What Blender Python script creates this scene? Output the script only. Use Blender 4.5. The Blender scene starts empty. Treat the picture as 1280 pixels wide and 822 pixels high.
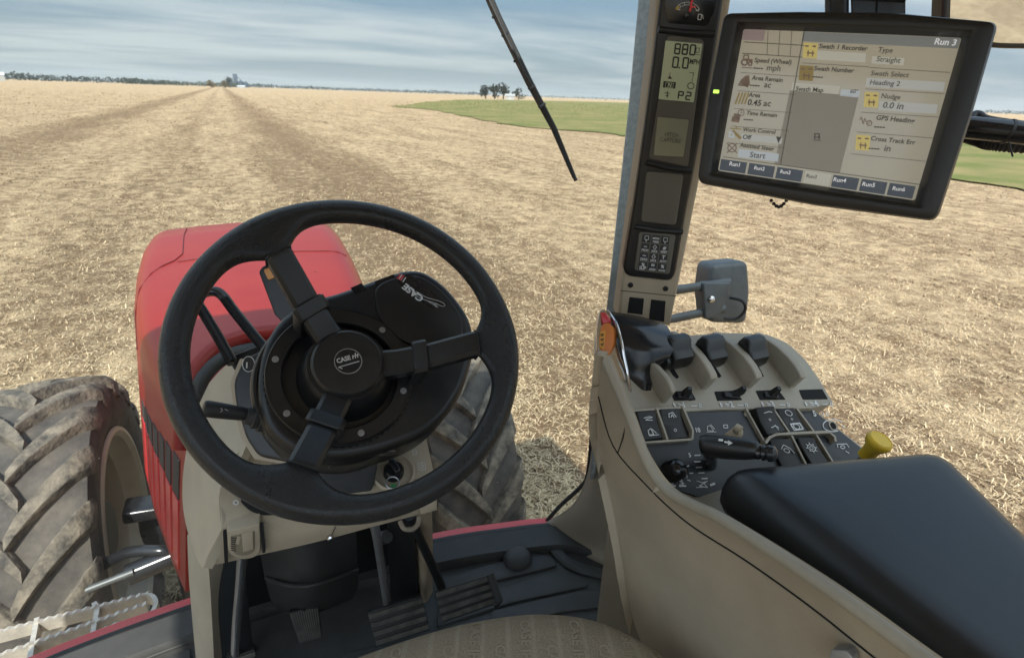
import bpy, bmesh, math, random
from mathutils import Vector, Matrix, noise
random.seed(7)
R = math.radians
scn = bpy.context.scene
COL = scn.collection
# ------------------------------------------------------------------ camera model
FPX = 711.0; YAW = R(26); PITCH = R(22.28); ROLL = R(2.0)
C = Vector((-.05, 0, 2.65))
cf = Vector((math.sin(YAW)*math.cos(PITCH), math.cos(YAW)*math.cos(PITCH), -math.sin(PITCH)))
_r = Vector((math.cos(YAW), -math.sin(YAW), 0)); _u = _r.cross(cf)
cr = _r*math.cos(ROLL)+_u*math.sin(ROLL); cu = -_r*math.sin(ROLL)+_u*math.cos(ROLL)
def ray(px, py): return cf+cr*((px-640)/FPX)-cu*((py-411)/FPX)
def PD(px, py, d): return C+ray(px, py)*d
def PA(px, py, ax, v):
    q = ray(px, py); return C+q*((v-C[ax])/q[ax])
def PX(px, py, x): return PA(px, py, 0, x)
def PY(px, py, y): return PA(px, py, 1, y)
def PZ(px, py, z): return PA(px, py, 2, z)
class Plane:
    """a plane in the cab; n faces the driver, u runs to the right, v up"""
    def __init__(s, p, n):
        s.p = Vector(p); s.n = Vector(n).normalized()
        if s.n.dot(C-s.p) < 0: s.n = -s.n
        u = cr-s.n*cr.dot(s.n); s.u = u.normalized(); s.v = s.n.cross(s.u)
    def at(s, px, py, lift=0.0):
        q = ray(px, py); P = C+q*((s.p-C).dot(s.n)/q.dot(s.n)); return P+s.n*lift
    def off(s, t): return Plane(s.p+s.n*t, s.n)
def PL3(a, b, c):
    A, B, D = PD(*a), PD(*b), PD(*c); return Plane(A, (B-A).cross(D-A))
# ------------------------------------------------------------------ mesh builder
class MB:
    def __init__(s): s.v = []; s.f = []; s.m = []
    def add(s, vs, fs, mi=0):
        b = len(s.v); s.v += [Vector(v) for v in vs]; s.f += [tuple(i+b for i in f) for f in fs]; s.m += [mi]*len(fs)
    def box(s, c, size, M=None, bev=0, mi=0):
        c = Vector(c); hx, hy, hz = [t/2 for t in size]
        if bev:
            bm = bmesh.new(); bmesh.ops.create_cube(bm, size=1); bmesh.ops.scale(bm, vec=size, verts=bm.verts)
            bmesh.ops.bevel(bm, geom=bm.edges[:], offset=bev, segments=3, profile=.5, affect='EDGES', clamp_overlap=True)
            s.addbm(bm, M, c, mi); return
        vs = [Vector((x*hx, y*hy, z*hz)) for x in (-1, 1) for y in (-1, 1) for z in (-1, 1)]
        if M: vs = [M @ v for v in vs]
        s.add([c+v for v in vs], [(0,1,3,2),(4,6,7,5),(0,4,5,1),(2,3,7,6),(0,2,6,4),(1,5,7,3)], mi)
    def addbm(s, bm, M=None, off=None, mi=0):
        bm.verts.index_update()
        vs = [(M @ v.co if M else v.co.copy())+(off or Vector()) for v in bm.verts]
        s.add(vs, [tuple(v.index for v in f.verts) for f in bm.faces], mi); bm.free()
    def prism(s, pts, d, bev=0, seg=3, mi=0, both=False):
        """pts: the front outline (3D, planar); d: vector to the back"""
        n = len(pts); bm = bmesh.new()
        a = [bm.verts.new(p) for p in pts]; b = [bm.verts.new(p+d) for p in pts]
        fr = bm.faces.new(a); bk = bm.faces.new(list(reversed(b)))
        for i in range(n): bm.faces.new((a[i], b[i], b[(i+1) % n], a[(i+1) % n]))
        bmesh.ops.recalc_face_normals(bm, faces=bm.faces[:])
        if bev:
            e = list(fr.edges)+(list(bk.edges) if both else [])
            bmesh.ops.bevel(bm, geom=e, offset=bev, segments=seg, profile=.5, affect='EDGES', clamp_overlap=True)
        s.addbm(bm, mi=mi)
    def tube(s, path, rad, seg=12, mi=0, cap=True, flat=1.0, up=None):
        path = [Vector(p) for p in path]; n = len(path)
        rads = rad if isinstance(rad, (list, tuple)) else [rad]*n
        rings = []; prev = None
        for i, p in enumerate(path):
            t = (path[min(i+1, n-1)]-path[max(i-1, 0)]).normalized()
            if prev is None:
                a = Vector(up) if up is not None else (Vector((0, 0, 1)) if abs(t.z) < .9 else Vector((1, 0, 0)))
                x = (a-t*a.dot(t)).normalized()
            else: x = (prev-t*prev.dot(t)).normalized()
            prev = x; y = t.cross(x)
            rings.append([p+(x*math.cos(k*2*math.pi/seg)+y*flat*math.sin(k*2*math.pi/seg))*rads[i] for k in range(seg)])
        s.rings(rings, cap=cap, mi=mi)
    def rings(s, rings, cap=True, closed=False, mi=0):
        m = len(rings[0]); vs = [p for r in rings for p in r]; fs = []
        N = len(rings)
        for i in range(N if closed else N-1):
            j = (i+1) % N
            for k in range(m):
                l = (k+1) % m; fs.append((i*m+k, i*m+l, j*m+l, j*m+k))
        if cap and not closed:
            fs.append(tuple(reversed(range(m)))); fs.append(tuple((N-1)*m+k for k in range(m)))
        s.add(vs, fs, mi)
    def lathe(s, prof, o, ax, seg=48, mi=0, xdir=None):
        """prof: (radius, height along ax)"""
        o = Vector(o); ax = Vector(ax).normalized()
        x = Vector(xdir) if xdir else (Vector((1, 0, 0)) if abs(ax.x) < .9 else Vector((0, 1, 0)))
        x = (x-ax*x.dot(ax)).normalized(); y = ax.cross(x)
        rs = [[o+ax*h+(x*math.cos(2*math.pi*k/seg)+y*math.sin(2*math.pi*k/seg))*max(r, 1e-5) for k in range(seg)] for r, h in prof]
        s.rings(rs, cap=False, mi=mi)
    def build(s, name, mat, parent=None, smooth=40, **props):
        base = Vector()
        p = parent
        while p is not None: base += p.location; p = p.parent
        me = bpy.data.meshes.new(name)
        me.from_pydata([v-base for v in s.v], [], s.f)
        mats = mat if isinstance(mat, (list, tuple)) else [mat]
        for m in mats: me.materials.append(m)
        if len(mats) > 1: me.polygons.foreach_set('material_index', s.m)
        bm = bmesh.new(); bm.from_mesh(me); bmesh.ops.remove_doubles(bm, verts=bm.verts, dist=1e-6)
        bmesh.ops.recalc_face_normals(bm, faces=bm.faces[:]); bm.to_mesh(me); bm.free()
        if smooth:
            me.polygons.foreach_set('use_smooth', [True]*len(me.polygons)); me.set_sharp_from_angle(angle=R(smooth))
        me.update()
        o = bpy.data.objects.new(name, me); COL.objects.link(o)
        if parent is not None: o.parent = parent
        for k, v in props.items(): o[k] = v
        return o
def thing(name, label, cat, loc=(0, 0, 0), group=None):
    o = bpy.data.objects.new(name, None); COL.objects.link(o); o.location = loc; o.empty_display_size = .05
    o['label'] = label; o['category'] = cat
    if group: o['group'] = group
    return o
def dup(root, loc, label=None):
    r = root.copy(); COL.objects.link(r); r.location = loc
    if label: r['label'] = label
    for ch in list(root.children):
        c = ch.copy(); COL.objects.link(c); c.parent = r
        for g in list(ch.children):
            d = g.copy(); COL.objects.link(d); d.parent = c
    return r
# ------------------------------------------------------------------ 2D helpers
def rnd(pts, r, n=5):
    """round the corners of an outline"""
    out = []; m = len(pts); rr = r if isinstance(r, (list, tuple)) else [r]*m
    for i in range(m):
        a, b, c = [Vector(pts[j % m]) for j in (i-1, i, i+1)]
        q = rr[i]
        if q <= 0: out.append(tuple(b)); continue
        la, lc = (a-b).length, (c-b).length
        A = b+(a-b)*min(q/la, .48); D = b+(c-b)*min(q/lc, .48)
        for k in range(n+1):
            t = k/n; p = A*(1-t)**2+b*2*t*(1-t)+D*t*t; out.append(tuple(p))
    return out
def smooth_loop(pts, n=6, closed=True):
    P = [Vector(p) for p in pts]; m = len(P); out = []
    for i in range(m if closed else m-1):
        g = (lambda j: P[j % m]) if closed else (lambda j: P[max(0, min(m-1, j))])
        p0, p1, p2, p3 = g(i-1), g(i), g(i+1), g(i+2)
        for k in range(n):
            t = k/n
            out.append(.5*((2*p1)+(p2-p0)*t+(2*p0-5*p1+4*p2-p3)*t*t+(3*p1-p0-3*p2+p3)*t**3))
    if not closed: out.append(P[-1])
    return out
def plate(mb, px, pl, th, bev=0, seg=3, lift=0, mi=0):
    mb.prism([pl.at(x, y, lift) for x, y in px], -pl.n*th, bev, seg, mi)
def sheet(mb, rows, th=.01, n=6, mi=0, pts3d=False):
    """smooth panel through rows of (px,py,depth); given a thickness"""
    P = rows if pts3d else [[PD(*p) for p in r] for r in rows]
    P = [smooth_loop(r, n, False) for r in P]
    colsT = [smooth_loop([r[k] for r in P], n, False) for k in range(len(P[0]))]
    nc, nr = len(colsT), len(colsT[0])
    G = [[colsT[c][r] for c in range(nc)] for r in range(nr)]
    N = []
    for r in range(nr):
        row = []
        for c in range(nc):
            a = G[r][min(c+1, nc-1)]-G[r][max(c-1, 0)]; b = G[min(r+1, nr-1)][c]-G[max(r-1, 0)][c]
            k = a.cross(b)
            k = k.normalized() if k.length > 1e-12 else (row[-1] if row else Vector((0, -1, 0)))
            if k.dot(C-G[r][c]) < 0: k = -k
            row.append(k)
        N.append(row)
    vs = [G[r][c] for r in range(nr) for c in range(nc)]+[G[r][c]-N[r][c]*th for r in range(nr) for c in range(nc)]
    o = nr*nc; fs = []
    for r in range(nr-1):
        for c in range(nc-1):
            q = (r*nc+c, r*nc+c+1, (r+1)*nc+c+1, (r+1)*nc+c); fs.append(q); fs.append(tuple(o+i for i in reversed(q)))
    bd = [(0, c) for c in range(nc)]+[(r, nc-1) for r in range(1, nr)]+[(nr-1, c) for c in range(nc-2, -1, -1)]+[(r, 0) for r in range(nr-2, 0, -1)]
    for i in range(len(bd)):
        a, b = bd[i], bd[(i+1) % len(bd)]; ia, ib = a[0]*nc+a[1], b[0]*nc+b[1]; fs.append((ia, ib, o+ib, o+ia))
    mb.add(vs, fs, mi); return G
def stroke(mb, px, pl, w, lift=.0006, closed=False, mi=0, th=.0003):
    """a thin raised line of width w (metres) through pixels on a plane"""
    P = [pl.at(x, y, lift) for x, y in px]
    if closed: P = P+[P[0]]
    for a, b in zip(P, P[1:]):
        d = (b-a)
        if d.length < 1e-7: continue
        d.normalize(); s = pl.n.cross(d)*w/2
        A, B = a-d*w*.25, b+d*w*.25
        vs = [A-s, A+s, B+s, B-s]; mb.add(vs+[v-pl.n*th for v in vs], [(0,1,2,3),(0,4,5,1),(1,5,6,2),(2,6,7,3),(3,7,4,0)], mi)
def patch(mb, px, pl, lift=.0006, mi=0, th=.0004):
    P = [pl.at(x, y, lift) for x, y in px]; n = len(P)
    mb.add(P+[p-pl.n*th for p in P], [tuple(range(n))]+[(i, n+i, n+(i+1) % n, (i+1) % n) for i in range(n)], mi)
def text_h(mb, s, p0, hpx, pl, slope=0.0, lift=.0008, bold=.03):
    """lettering of a given height in pixels, starting at p0"""
    vs, fs = glyphs(s, bold, 0)
    A = pl.at(*p0, lift); U = (pl.at(p0[0]+10, p0[1]+10*slope, lift)-A).normalized(); V = pl.n.cross(U)
    B = pl.at(p0[0], p0[1]-hpx, lift); k = (B-A).dot(V)/.70; x0 = min(v.x for v in vs)
    mb.add([A+U*((v.x-x0)*k)+V*(v.y*k) for v in vs], fs)
def ring_px(cx, cy, rx, ry, n=20, a0=0, a1=360):
    return [(cx+rx*math.cos(R(a0+(a1-a0)*k/n)), cy+ry*math.sin(R(a0+(a1-a0)*k/n))) for k in range(n+(0 if a1-a0 == 360 else 1))]
_tc = {}
def glyphs(s, bold=0, shear=0):
    k = (s, bold, shear)
    if k not in _tc:
        c = bpy.data.curves.new('t', 'FONT'); c.body = s; c.size = 1; c.offset = bold; c.shear = shear; c.resolution_u = 3
        o = bpy.data.objects.new('t', c)
        me = o.to_mesh(); vs = [v.co.copy() for v in me.vertices]; fs = [tuple(p.vertices) for p in me.polygons]
        o.to_mesh_clear(); bpy.data.objects.remove(o); bpy.data.curves.remove(c)
        _tc[k] = (vs, fs)
    return _tc[k]
def text(mb, s, p0, p1, pl, tall=None, lift=.0007, mi=0, bold=.012, shear=0, proj=None):
    """lettering from pixel p0 to pixel p1 along the baseline; tall: cap height over its natural height"""
    vs, fs = glyphs(s, bold, shear)
    if not vs: return
    A, B = pl.at(*p0, lift), pl.at(*p1, lift); U = B-A; L = U.length; U.normalize(); V = pl.n.cross(U)
    x0 = min(v.x for v in vs); x1 = max(v.x for v in vs); k = L/max(x1-x0, 1e-6); kv = k*(tall or 1)
    mb.add([A+U*((v.x-x0)*k)+V*(v.y*kv) for v in vs], fs, mi)
# ------------------------------------------------------------------ materials
def mat(name, col, rough=.6, metal=0, bump=0, bscale=400, var=0, vscale=30, coat=0, spec=.5, detail=3, dust=0, bdist=.002):
    m = bpy.data.materials.new(name); m.use_nodes = True; nt = m.node_tree; b = nt.nodes['Principled BSDF']
    b.inputs['Base Color'].default_value = (*col, 1); b.inputs['Roughness'].default_value = rough; b.inputs['Metallic'].default_value = metal
    b.inputs['Coat Weight'].default_value = coat; b.inputs['Coat Roughness'].default_value = .08; b.inputs['Specular IOR Level'].default_value = spec
    tc = nt.nodes.new('ShaderNodeTexCoord')
    if var or dust:
        n = nt.nodes.new('ShaderNodeTexNoise'); n.inputs['Scale'].default_value = vscale; n.inputs['Detail'].default_value = 6; n.inputs['Roughness'].default_value = .65
        nt.links.new(tc.outputs['Object'], n.inputs['Vector'])
        mx = nt.nodes.new('ShaderNodeMix'); mx.data_type = 'RGBA'
        mr = nt.nodes.new('ShaderNodeMapRange'); mr.inputs[1].default_value = .35; mr.inputs[2].default_value = .68
        nt.links.new(n.outputs['Fac'], mr.inputs[0]); nt.links.new(mr.outputs[0], mx.inputs['Factor'])
        k = var or .0
        mx.inputs['A'].default_value = (*[c*(1-k) for c in col], 1)
        d = (.42, .34, .23)
        mx.inputs['B'].default_value = (*[(c*(1+k))*(1-dust)+e*dust for c, e in zip(col, d)], 1)
        nt.links.new(mx.outputs['Result'], b.inputs['Base Color'])
        rr = nt.nodes.new('ShaderNodeMapRange'); rr.inputs[3].default_value = max(rough-.07, .03); rr.inputs[4].default_value = min(rough+.1, 1)
        nt.links.new(n.outputs['Fac'], rr.inputs[0]); nt.links.new(rr.outputs[0], b.inputs['Roughness'])
    if bump:
        n2 = nt.nodes.new('ShaderNodeTexNoise'); n2.inputs['Scale'].default_value = bscale; n2.inputs['Detail'].default_value = detail
        nt.links.new(tc.outputs['Object'], n2.inputs['Vector'])
        bp = nt.nodes.new('ShaderNodeBump'); bp.inputs['Strength'].default_value = bump; bp.inputs['Distance'].default_value = bdist
        nt.links.new(n2.outputs['Fac'], bp.inputs['Height']); nt.links.new(bp.outputs['Normal'], b.inputs['Normal'])
    return m
M = dict(
    tan=mat('tan plastic', (.39, .325, .235), .46, bump=.28, bscale=900, var=.10, vscale=7, dust=.06),
    tanlt=mat('pale tan plastic', (.40, .35, .265), .5, bump=.25, bscale=900, var=.09, vscale=7, dust=.05),
    tandk=mat('olive tan plastic', (.20, .17, .12), .5, bump=.1, bscale=900, var=.05, vscale=12),
    olive=mat('grey olive console plastic', (.32, .285, .22), .38, bump=.2, bscale=1100, var=.09, vscale=14),
    black=mat('black plastic', (.0125, .013, .0135), .33, bump=.10, bscale=1200, var=.15, vscale=25),
    blackmatt=mat('matt black plastic', (.012, .012, .0125), .5, bump=.2, bscale=1000, var=.15, vscale=20),
    gloss=mat('glossy black plastic', (.014, .015, .017), .18, var=.1, vscale=30),
    panel=mat('dark blue grey panel', (.022, .026, .030), .45, bump=.06, bscale=1500, var=.12, vscale=40),
    leather=None, rubber=mat('black rubber', (.024, .025, .025), .62, bump=.35, bscale=700, var=.2, vscale=20),
    mat_=mat('slate rubber floor mat', (.050, .051, .050), .55, bump=.35, bscale=900, var=.18, vscale=14),
    void=mat('dark hollow', (.006, .006, .006), .9),
    chrome=mat('chrome', (.62, .62, .62), .14, metal=1, var=.05, vscale=30),
    steel=mat('dull steel', (.34, .35, .36), .42, metal=.8, bump=.1, bscale=300, var=.15, vscale=20),
    padrib=mat('pale rubber rib', (.055, .056, .054), .5, bump=.2, bscale=500, var=.3, vscale=40, dust=.08),  # ribs toned lighter than the pad so they stand out
    headlining=mat('pale grey headlining', (.62, .60, .55), .8, bump=.2, bscale=300),
    galv=mat('galvanised grey frame', (.36, .40, .41), .5, metal=.25, bump=.25, bscale=500, var=.18, vscale=120),
    red=mat('red hood paint', (.245, .0085, .0055), .36, coat=.12, spec=.28, var=.06, vscale=4, dust=.03, bump=.05, bscale=60),
    redsill=mat('red sill paint', (.55, .03, .035), .35, coat=.4, var=.1, vscale=12),
    white=mat('white lettering', (.62, .63, .62), .6), ink=mat('dark lettering', (.03, .03, .03), .6),
    orange=mat('orange button plastic', (.62, .19, .035), .35, var=.06, vscale=60), amber=mat('amber reflector', (.62, .27, .05), .3),
    yellow=mat('yellow knob plastic', (.72, .48, .03), .38, var=.08, vscale=40, bump=.05),
    greymetal=mat('grey bracket paint', (.10, .11, .11), .42, metal=.3, bump=.1, bscale=500, var=.15, vscale=30),
    step=mat('galvanised step grating', (.55, .52, .46), .5, metal=.35, bump=.3, bscale=300, var=.2, vscale=40, dust=.15),
    tyre=mat('tyre rubber', (.045, .043, .042), .8, bump=.6, bscale=120, var=.3, vscale=9, dust=.14, detail=6),
    lug=mat('dusty lug rubber', (.075, .07, .062), .85, bump=.9, bscale=55, var=.45, vscale=17, dust=.30, bdist=.008, detail=6),
    rim=mat('dull cream wheel rim', (.42, .38, .29), .5, var=.1, vscale=9, dust=.2),
    lcd=mat('lcd glass', (.30, .31, .21), .25, var=.04, vscale=8),
    lcdlabel=mat('pale label plate', (.27, .27, .185), .35, var=.04, vscale=20),
    blank=mat('blank cover plate', (.115, .108, .088), .5, bump=.15, bscale=900),
)
def leather(name, col, rough, bump, sc):
    m = mat(name, col, rough, var=.12, vscale=18); nt = m.node_tree; b = nt.nodes['Principled BSDF']
    tc = nt.nodes.new('ShaderNodeTexCoord'); v = nt.nodes.new('ShaderNodeTexVoronoi'); v.inputs['Scale'].default_value = sc; v.feature = 'DISTANCE_TO_EDGE'
    nz = nt.nodes.new('ShaderNodeTexNoise'); nz.inputs['Scale'].default_value = sc*.5; nz.inputs['Detail'].default_value = 3
    ad = nt.nodes.new('ShaderNodeMix'); ad.data_type = 'RGBA'; ad.inputs['Factor'].default_value = .02
    nt.links.new(tc.outputs['Object'], nz.inputs['Vector']); nt.links.new(tc.outputs['Object'], ad.inputs['A']); nt.links.new(nz.outputs['Color'], ad.inputs['B'])
    nt.links.new(ad.outputs['Result'], v.inputs['Vector'])
    mr = nt.nodes.new('ShaderNodeMapRange'); mr.inputs[2].default_value = .25; nt.links.new(v.outputs['Distance'], mr.inputs[0])
    bp = nt.nodes.new('ShaderNodeBump'); bp.inputs['Strength'].default_value = bump; bp.inputs['Distance'].default_value = .0012
    nt.links.new(mr.outputs[0], bp.inputs['Height']); nt.links.new(bp.outputs['Normal'], b.inputs['Normal']); return m
M['leather'] = leather('armrest leather', (.013, .0145, .016), .30, .08, 800)
M['rimleather'] = leather('grained steering wheel skin', (.0105, .011, .0115), .27, .8, 360)
_b = M['rimleather'].node_tree.nodes['Principled BSDF']; _b.inputs['Coat Weight'].default_value = .35; _b.inputs['Coat Roughness'].default_value = .28
def emit(name, col, s, base=(.3, .3, .25), rough=.25, coat=.0):
    m = mat(name, base, rough, coat=coat); b = m.node_tree.nodes['Principled BSDF']
    b.inputs['Emission Color'].default_value = (*col, 1); b.inputs['Emission Strength'].default_value = s; return m

# ================================================================== camera, light, sky
cam = bpy.data.cameras.new('camera'); co = bpy.data.objects.new('camera', cam); COL.objects.link(co)
cam.sensor_width = 36; cam.lens = FPX/1280*36; cam.clip_start = .02; cam.clip_end = 20000
co.matrix_world = Matrix((( cr.x, cu.x, -cf.x, C.x), (cr.y, cu.y, -cf.y, C.y), (cr.z, cu.z, -cf.z, C.z), (0, 0, 0, 1)))
cam.dof.use_dof = True; cam.dof.focus_distance = .85; cam.dof.aperture_fstop = 10.0
scn.camera = co
SUN = Vector((-1.15, -2.58, 3.05)).normalized()
el = math.asin(SUN.z); az = math.atan2(SUN.x, SUN.y)
sl = bpy.data.lights.new('sun', 'SUN'); sl.energy = 4.7; sl.angle = R(.7); sl.color = (1, .95, .86)
so = bpy.data.objects.new('sun', sl); COL.objects.link(so); so.rotation_euler = (-SUN).to_track_quat('-Z', 'Y').to_euler(); so.location = (0, 0, 30)
w = bpy.data.worlds.new('World'); scn.world = w; w.use_nodes = True; nt = w.node_tree; bg = nt.nodes['Background']
sky = nt.nodes.new('ShaderNodeTexSky'); sky.sky_type = 'NISHITA'; sky.sun_disc = False; sky.sun_elevation = el; sky.sun_rotation = az
sky.dust_density = 2.0; sky.air_density = 1.0
bg.inputs['Strength'].default_value = .115
tc = nt.nodes.new('ShaderNodeTexCoord'); sp = nt.nodes.new('ShaderNodeSeparateXYZ'); nt.links.new(tc.outputs['Generated'], sp.inputs[0])
def mth(op, a, b=None, c=None):
    n = nt.nodes.new('ShaderNodeMath'); n.operation = op
    for i, v in enumerate((a, b, c)):
        if v is None: continue
        if isinstance(v, (int, float)): n.inputs[i].default_value = v
        else: nt.links.new(v, n.inputs[i])
    return n.outputs[0]
zz = mth('ADD', mth('MAXIMUM', sp.outputs['Z'], 0.0), .07)
cx = mth('DIVIDE', sp.outputs['X'], zz); cy = mth('DIVIDE', sp.outputs['Y'], zz)
cb = nt.nodes.new('ShaderNodeCombineXYZ'); nt.links.new(cx, cb.inputs[0]); nt.links.new(cy, cb.inputs[1])
def cloud(scale, rot, sx, lo, hi, det=7, dist=.4):
    mp = nt.nodes.new('ShaderNodeMapping'); mp.inputs['Rotation'].default_value = (0, 0, rot); mp.inputs['Scale'].default_value = (sx, 1, 1)
    nt.links.new(cb.outputs[0], mp.inputs[0])
    n = nt.nodes.new('ShaderNodeTexNoise'); n.inputs['Scale'].default_value = scale; n.inputs['Detail'].default_value = det; n.inputs['Roughness'].default_value = .52; n.inputs['Distortion'].default_value = dist
    nt.links.new(mp.outputs[0], n.inputs['Vector'])
    mr = nt.nodes.new('ShaderNodeMapRange'); mr.interpolation_type = 'SMOOTHSTEP'; mr.inputs[1].default_value = lo; mr.inputs[2].default_value = hi; nt.links.new(n.outputs['Fac'], mr.inputs[0])
    return mr.outputs[0]
def mixc(f, a, b):
    n = nt.nodes.new('ShaderNodeMix'); n.data_type = 'RGBA'
    if isinstance(f, (int, float)): n.inputs['Factor'].default_value = f
    else: nt.links.new(f, n.inputs['Factor'])
    for k, v in (('A', a), ('B', b)):
        if isinstance(v, tuple): n.inputs[k].default_value = (*v, 1)
        else: nt.links.new(v, n.inputs[k])
    return n.outputs['Result']
SKYW = (4.5, 4.95, 5.1); SKYG = (1.35, 2.1, 2.85); SKYH = (3.9, 4.4, 4.4)
c1 = cloud(.42, R(-26), .5, .36, .64); c2 = cloud(1.1, R(-20), .45, .44, .74)
base = mixc(.72, sky.outputs[0], SKYG)
s1 = mixc(mth('MULTIPLY', c1, .85), base, SKYW)
s2 = mixc(mth('MULTIPLY', c2, .45), s1, SKYG)
hz = mth('POWER', mth('SUBTRACT', 1.0, mth('MINIMUM', mth('MULTIPLY', mth('MAXIMUM', sp.outputs['Z'], 0.0), 9.0), 1.0)), 2.0)
s3 = mixc(mth('MULTIPLY', hz, .75), s2, SKYH)
# gain added to unseen sky overhead and round the sun, to fill the cab
sd = nt.nodes.new('ShaderNodeVectorMath'); sd.operation = 'DOT_PRODUCT'; nt.links.new(tc.outputs['Generated'], sd.inputs[0]); sd.inputs[1].default_value = SUN
glow = mth('POWER', mth('MAXIMUM', sd.outputs['Value'], 0.0), 3.0)
hi_ = nt.nodes.new('ShaderNodeMapRange'); hi_.interpolation_type = 'SMOOTHSTEP'; hi_.inputs[1].default_value = .22; hi_.inputs[2].default_value = .75; nt.links.new(sp.outputs['Z'], hi_.inputs[0])
gain = mth('ADD', 1.0, mth('ADD', mth('MULTIPLY', glow, 1.7), mth('MULTIPLY', hi_.outputs[0], 1.3)))
vm = nt.nodes.new('ShaderNodeVectorMath'); vm.operation = 'SCALE'; nt.links.new(s3, vm.inputs[0]); nt.links.new(gain, vm.inputs['Scale'])
nt.links.new(vm.outputs[0], bg.inputs['Color'])
scn.view_settings.view_transform = 'Standard'; scn.view_settings.look = 'None'; scn.view_settings.exposure = .45; scn.view_settings.gamma = 1; scn.view_settings.use_curve_mapping = False
# ================================================================== field
def axis(lo, hi, st, far, k=1.22):
    v = []; x = lo
    while x <= hi: v.append(x); x += st
    d = st; a = v[-1]
    while a < far: d *= k; a += d; v.append(a)
    d = st; a = lo; b = []
    while a > -far: d *= k; a -= d; b.append(a)
    return b[::-1]+v
xs = axis(-4.5, 7.5, .07, 5000); ys = axis(1.5, 13, .07, 5000)
def gz(x, y):
    if x < -9 or x > 14 or y < -3 or y > 26: return 0.0
    return .030*noise.noise((x*1.1, y*1.1, 3))+.022*noise.noise((x*3.7, y*3.2, 9))+.014*noise.noise((x*9, y*9, 1))
nx = len(xs)
mb = MB(); mb.v = [Vector((x, y, gz(x, y))) for y in ys for x in xs]
mb.f = [(j*nx+i, j*nx+i+1, (j+1)*nx+i+1, (j+1)*nx+i) for j in range(len(ys)-1) for i in range(nx-1)]; mb.m = [0]*len(mb.f)
gm = bpy.data.materials.new('stubble field'); gm.use_nodes = True; nt = gm.node_tree; pb = nt.nodes['Principled BSDF']; pb.inputs['Roughness'].default_value = .95; pb.inputs['Specular IOR Level'].default_value = .15
geo = nt.nodes.new('ShaderNodeNewGeometry')
def gnoise(scale, stretch=(1, 1, 1), lo=.35, hi=.65, det=5, rough=.6, rot=0):
    mp = nt.nodes.new('ShaderNodeMapping'); mp.inputs['Scale'].default_value = stretch; mp.inputs['Rotation'].default_value = (0, 0, rot); nt.links.new(geo.outputs['Position'], mp.inputs[0])
    n = nt.nodes.new('ShaderNodeTexNoise'); n.inputs['Scale'].default_value = scale; n.inputs['Detail'].default_value = det; n.inputs['Roughness'].default_value = rough; nt.links.new(mp.outputs[0], n.inputs['Vector'])
    mr = nt.nodes.new('ShaderNodeMapRange'); mr.inputs[1].default_value = lo; mr.inputs[2].default_value = hi; nt.links.new(n.outputs['Fac'], mr.inputs[0]); return mr.outputs[0]
fine = gnoise(26, (1, 1, 1), .33, .68, 6, .7); mid = gnoise(5.5, (1, 1, 1), .34, .66, 6, .7); big = gnoise(.55, (1, .28, 1), .36, .66, 5, .6); rows = gnoise(1.0, (1, .06, 1), .36, .64, 3, .6)
huge = gnoise(.05, (1, .25, 1), .35, .65, 4)
STRAW = (.74, .575, .36); STRAW2 = (.62, .465, .275); SOIL = (.175, .115, .066)
clump = gnoise(2.6, (1, .8, 1), .42, .58, 9, .80)
c = mixc(mid, STRAW2, STRAW)
sf = mth('MULTIPLY', mth('MULTIPLY', mth('SUBTRACT', 1.0, fine), mth('ADD', mth('MULTIPLY', mth('SUBTRACT', 1.0, big), 1.0), .38)), 1.0)
sf = mth('MINIMUM', mth('ADD', sf, mth('MULTIPLY', mth('MULTIPLY', mth('SUBTRACT', 1.0, rows), mth('SUBTRACT', 1.0, mid)), .55)), 1.0)
sx = nt.nodes.new('ShaderNodeSeparateXYZ'); nt.links.new(geo.outputs['Position'], sx.inputs[0])
def band(x0, wd):   # wheel tracks along the rows, where the soil was laid bare
    d = mth('ABSOLUTE', mth('SUBTRACT', sx.outputs['X'], x0)); return mth('MAXIMUM', mth('SUBTRACT', 1.0, mth('DIVIDE', d, wd)), 0.0)
tr = mth('MAXIMUM', band(-8.5, 2.6), mth('MAXIMUM', band(2.9, 2.6), mth('MULTIPLY', band(-2.2, 1.2), .4)))
tr = mth('MULTIPLY', mth('MULTIPLY', tr, mth('ADD', mth('MULTIPLY', mth('SUBTRACT', 1.0, mid), .9), .25)), mth('ADD', mth('MULTIPLY', mth('SUBTRACT', 1.0, huge), .6), .6))
sf = mth('MINIMUM', mth('ADD', mth('ADD', mth('MULTIPLY', sf, .55), mth('MULTIPLY', mth('SUBTRACT', 1.0, clump), .56)), mth('MULTIPLY', tr, .66)), .95)
c = mixc(sf, c, SOIL)
nt.links.new(c, pb.inputs['Base Color'])
bp = nt.nodes.new('ShaderNodeBump'); bp.inputs['Strength'].default_value = .9; bp.inputs['Distance'].default_value = .03
nt.links.new(mth('ADD', fine, mid), bp.inputs['Height']); nt.links.new(bp.outputs['Normal'], pb.inputs['Normal'])
mb.build('field', gm, smooth=60, kind='structure')
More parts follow.
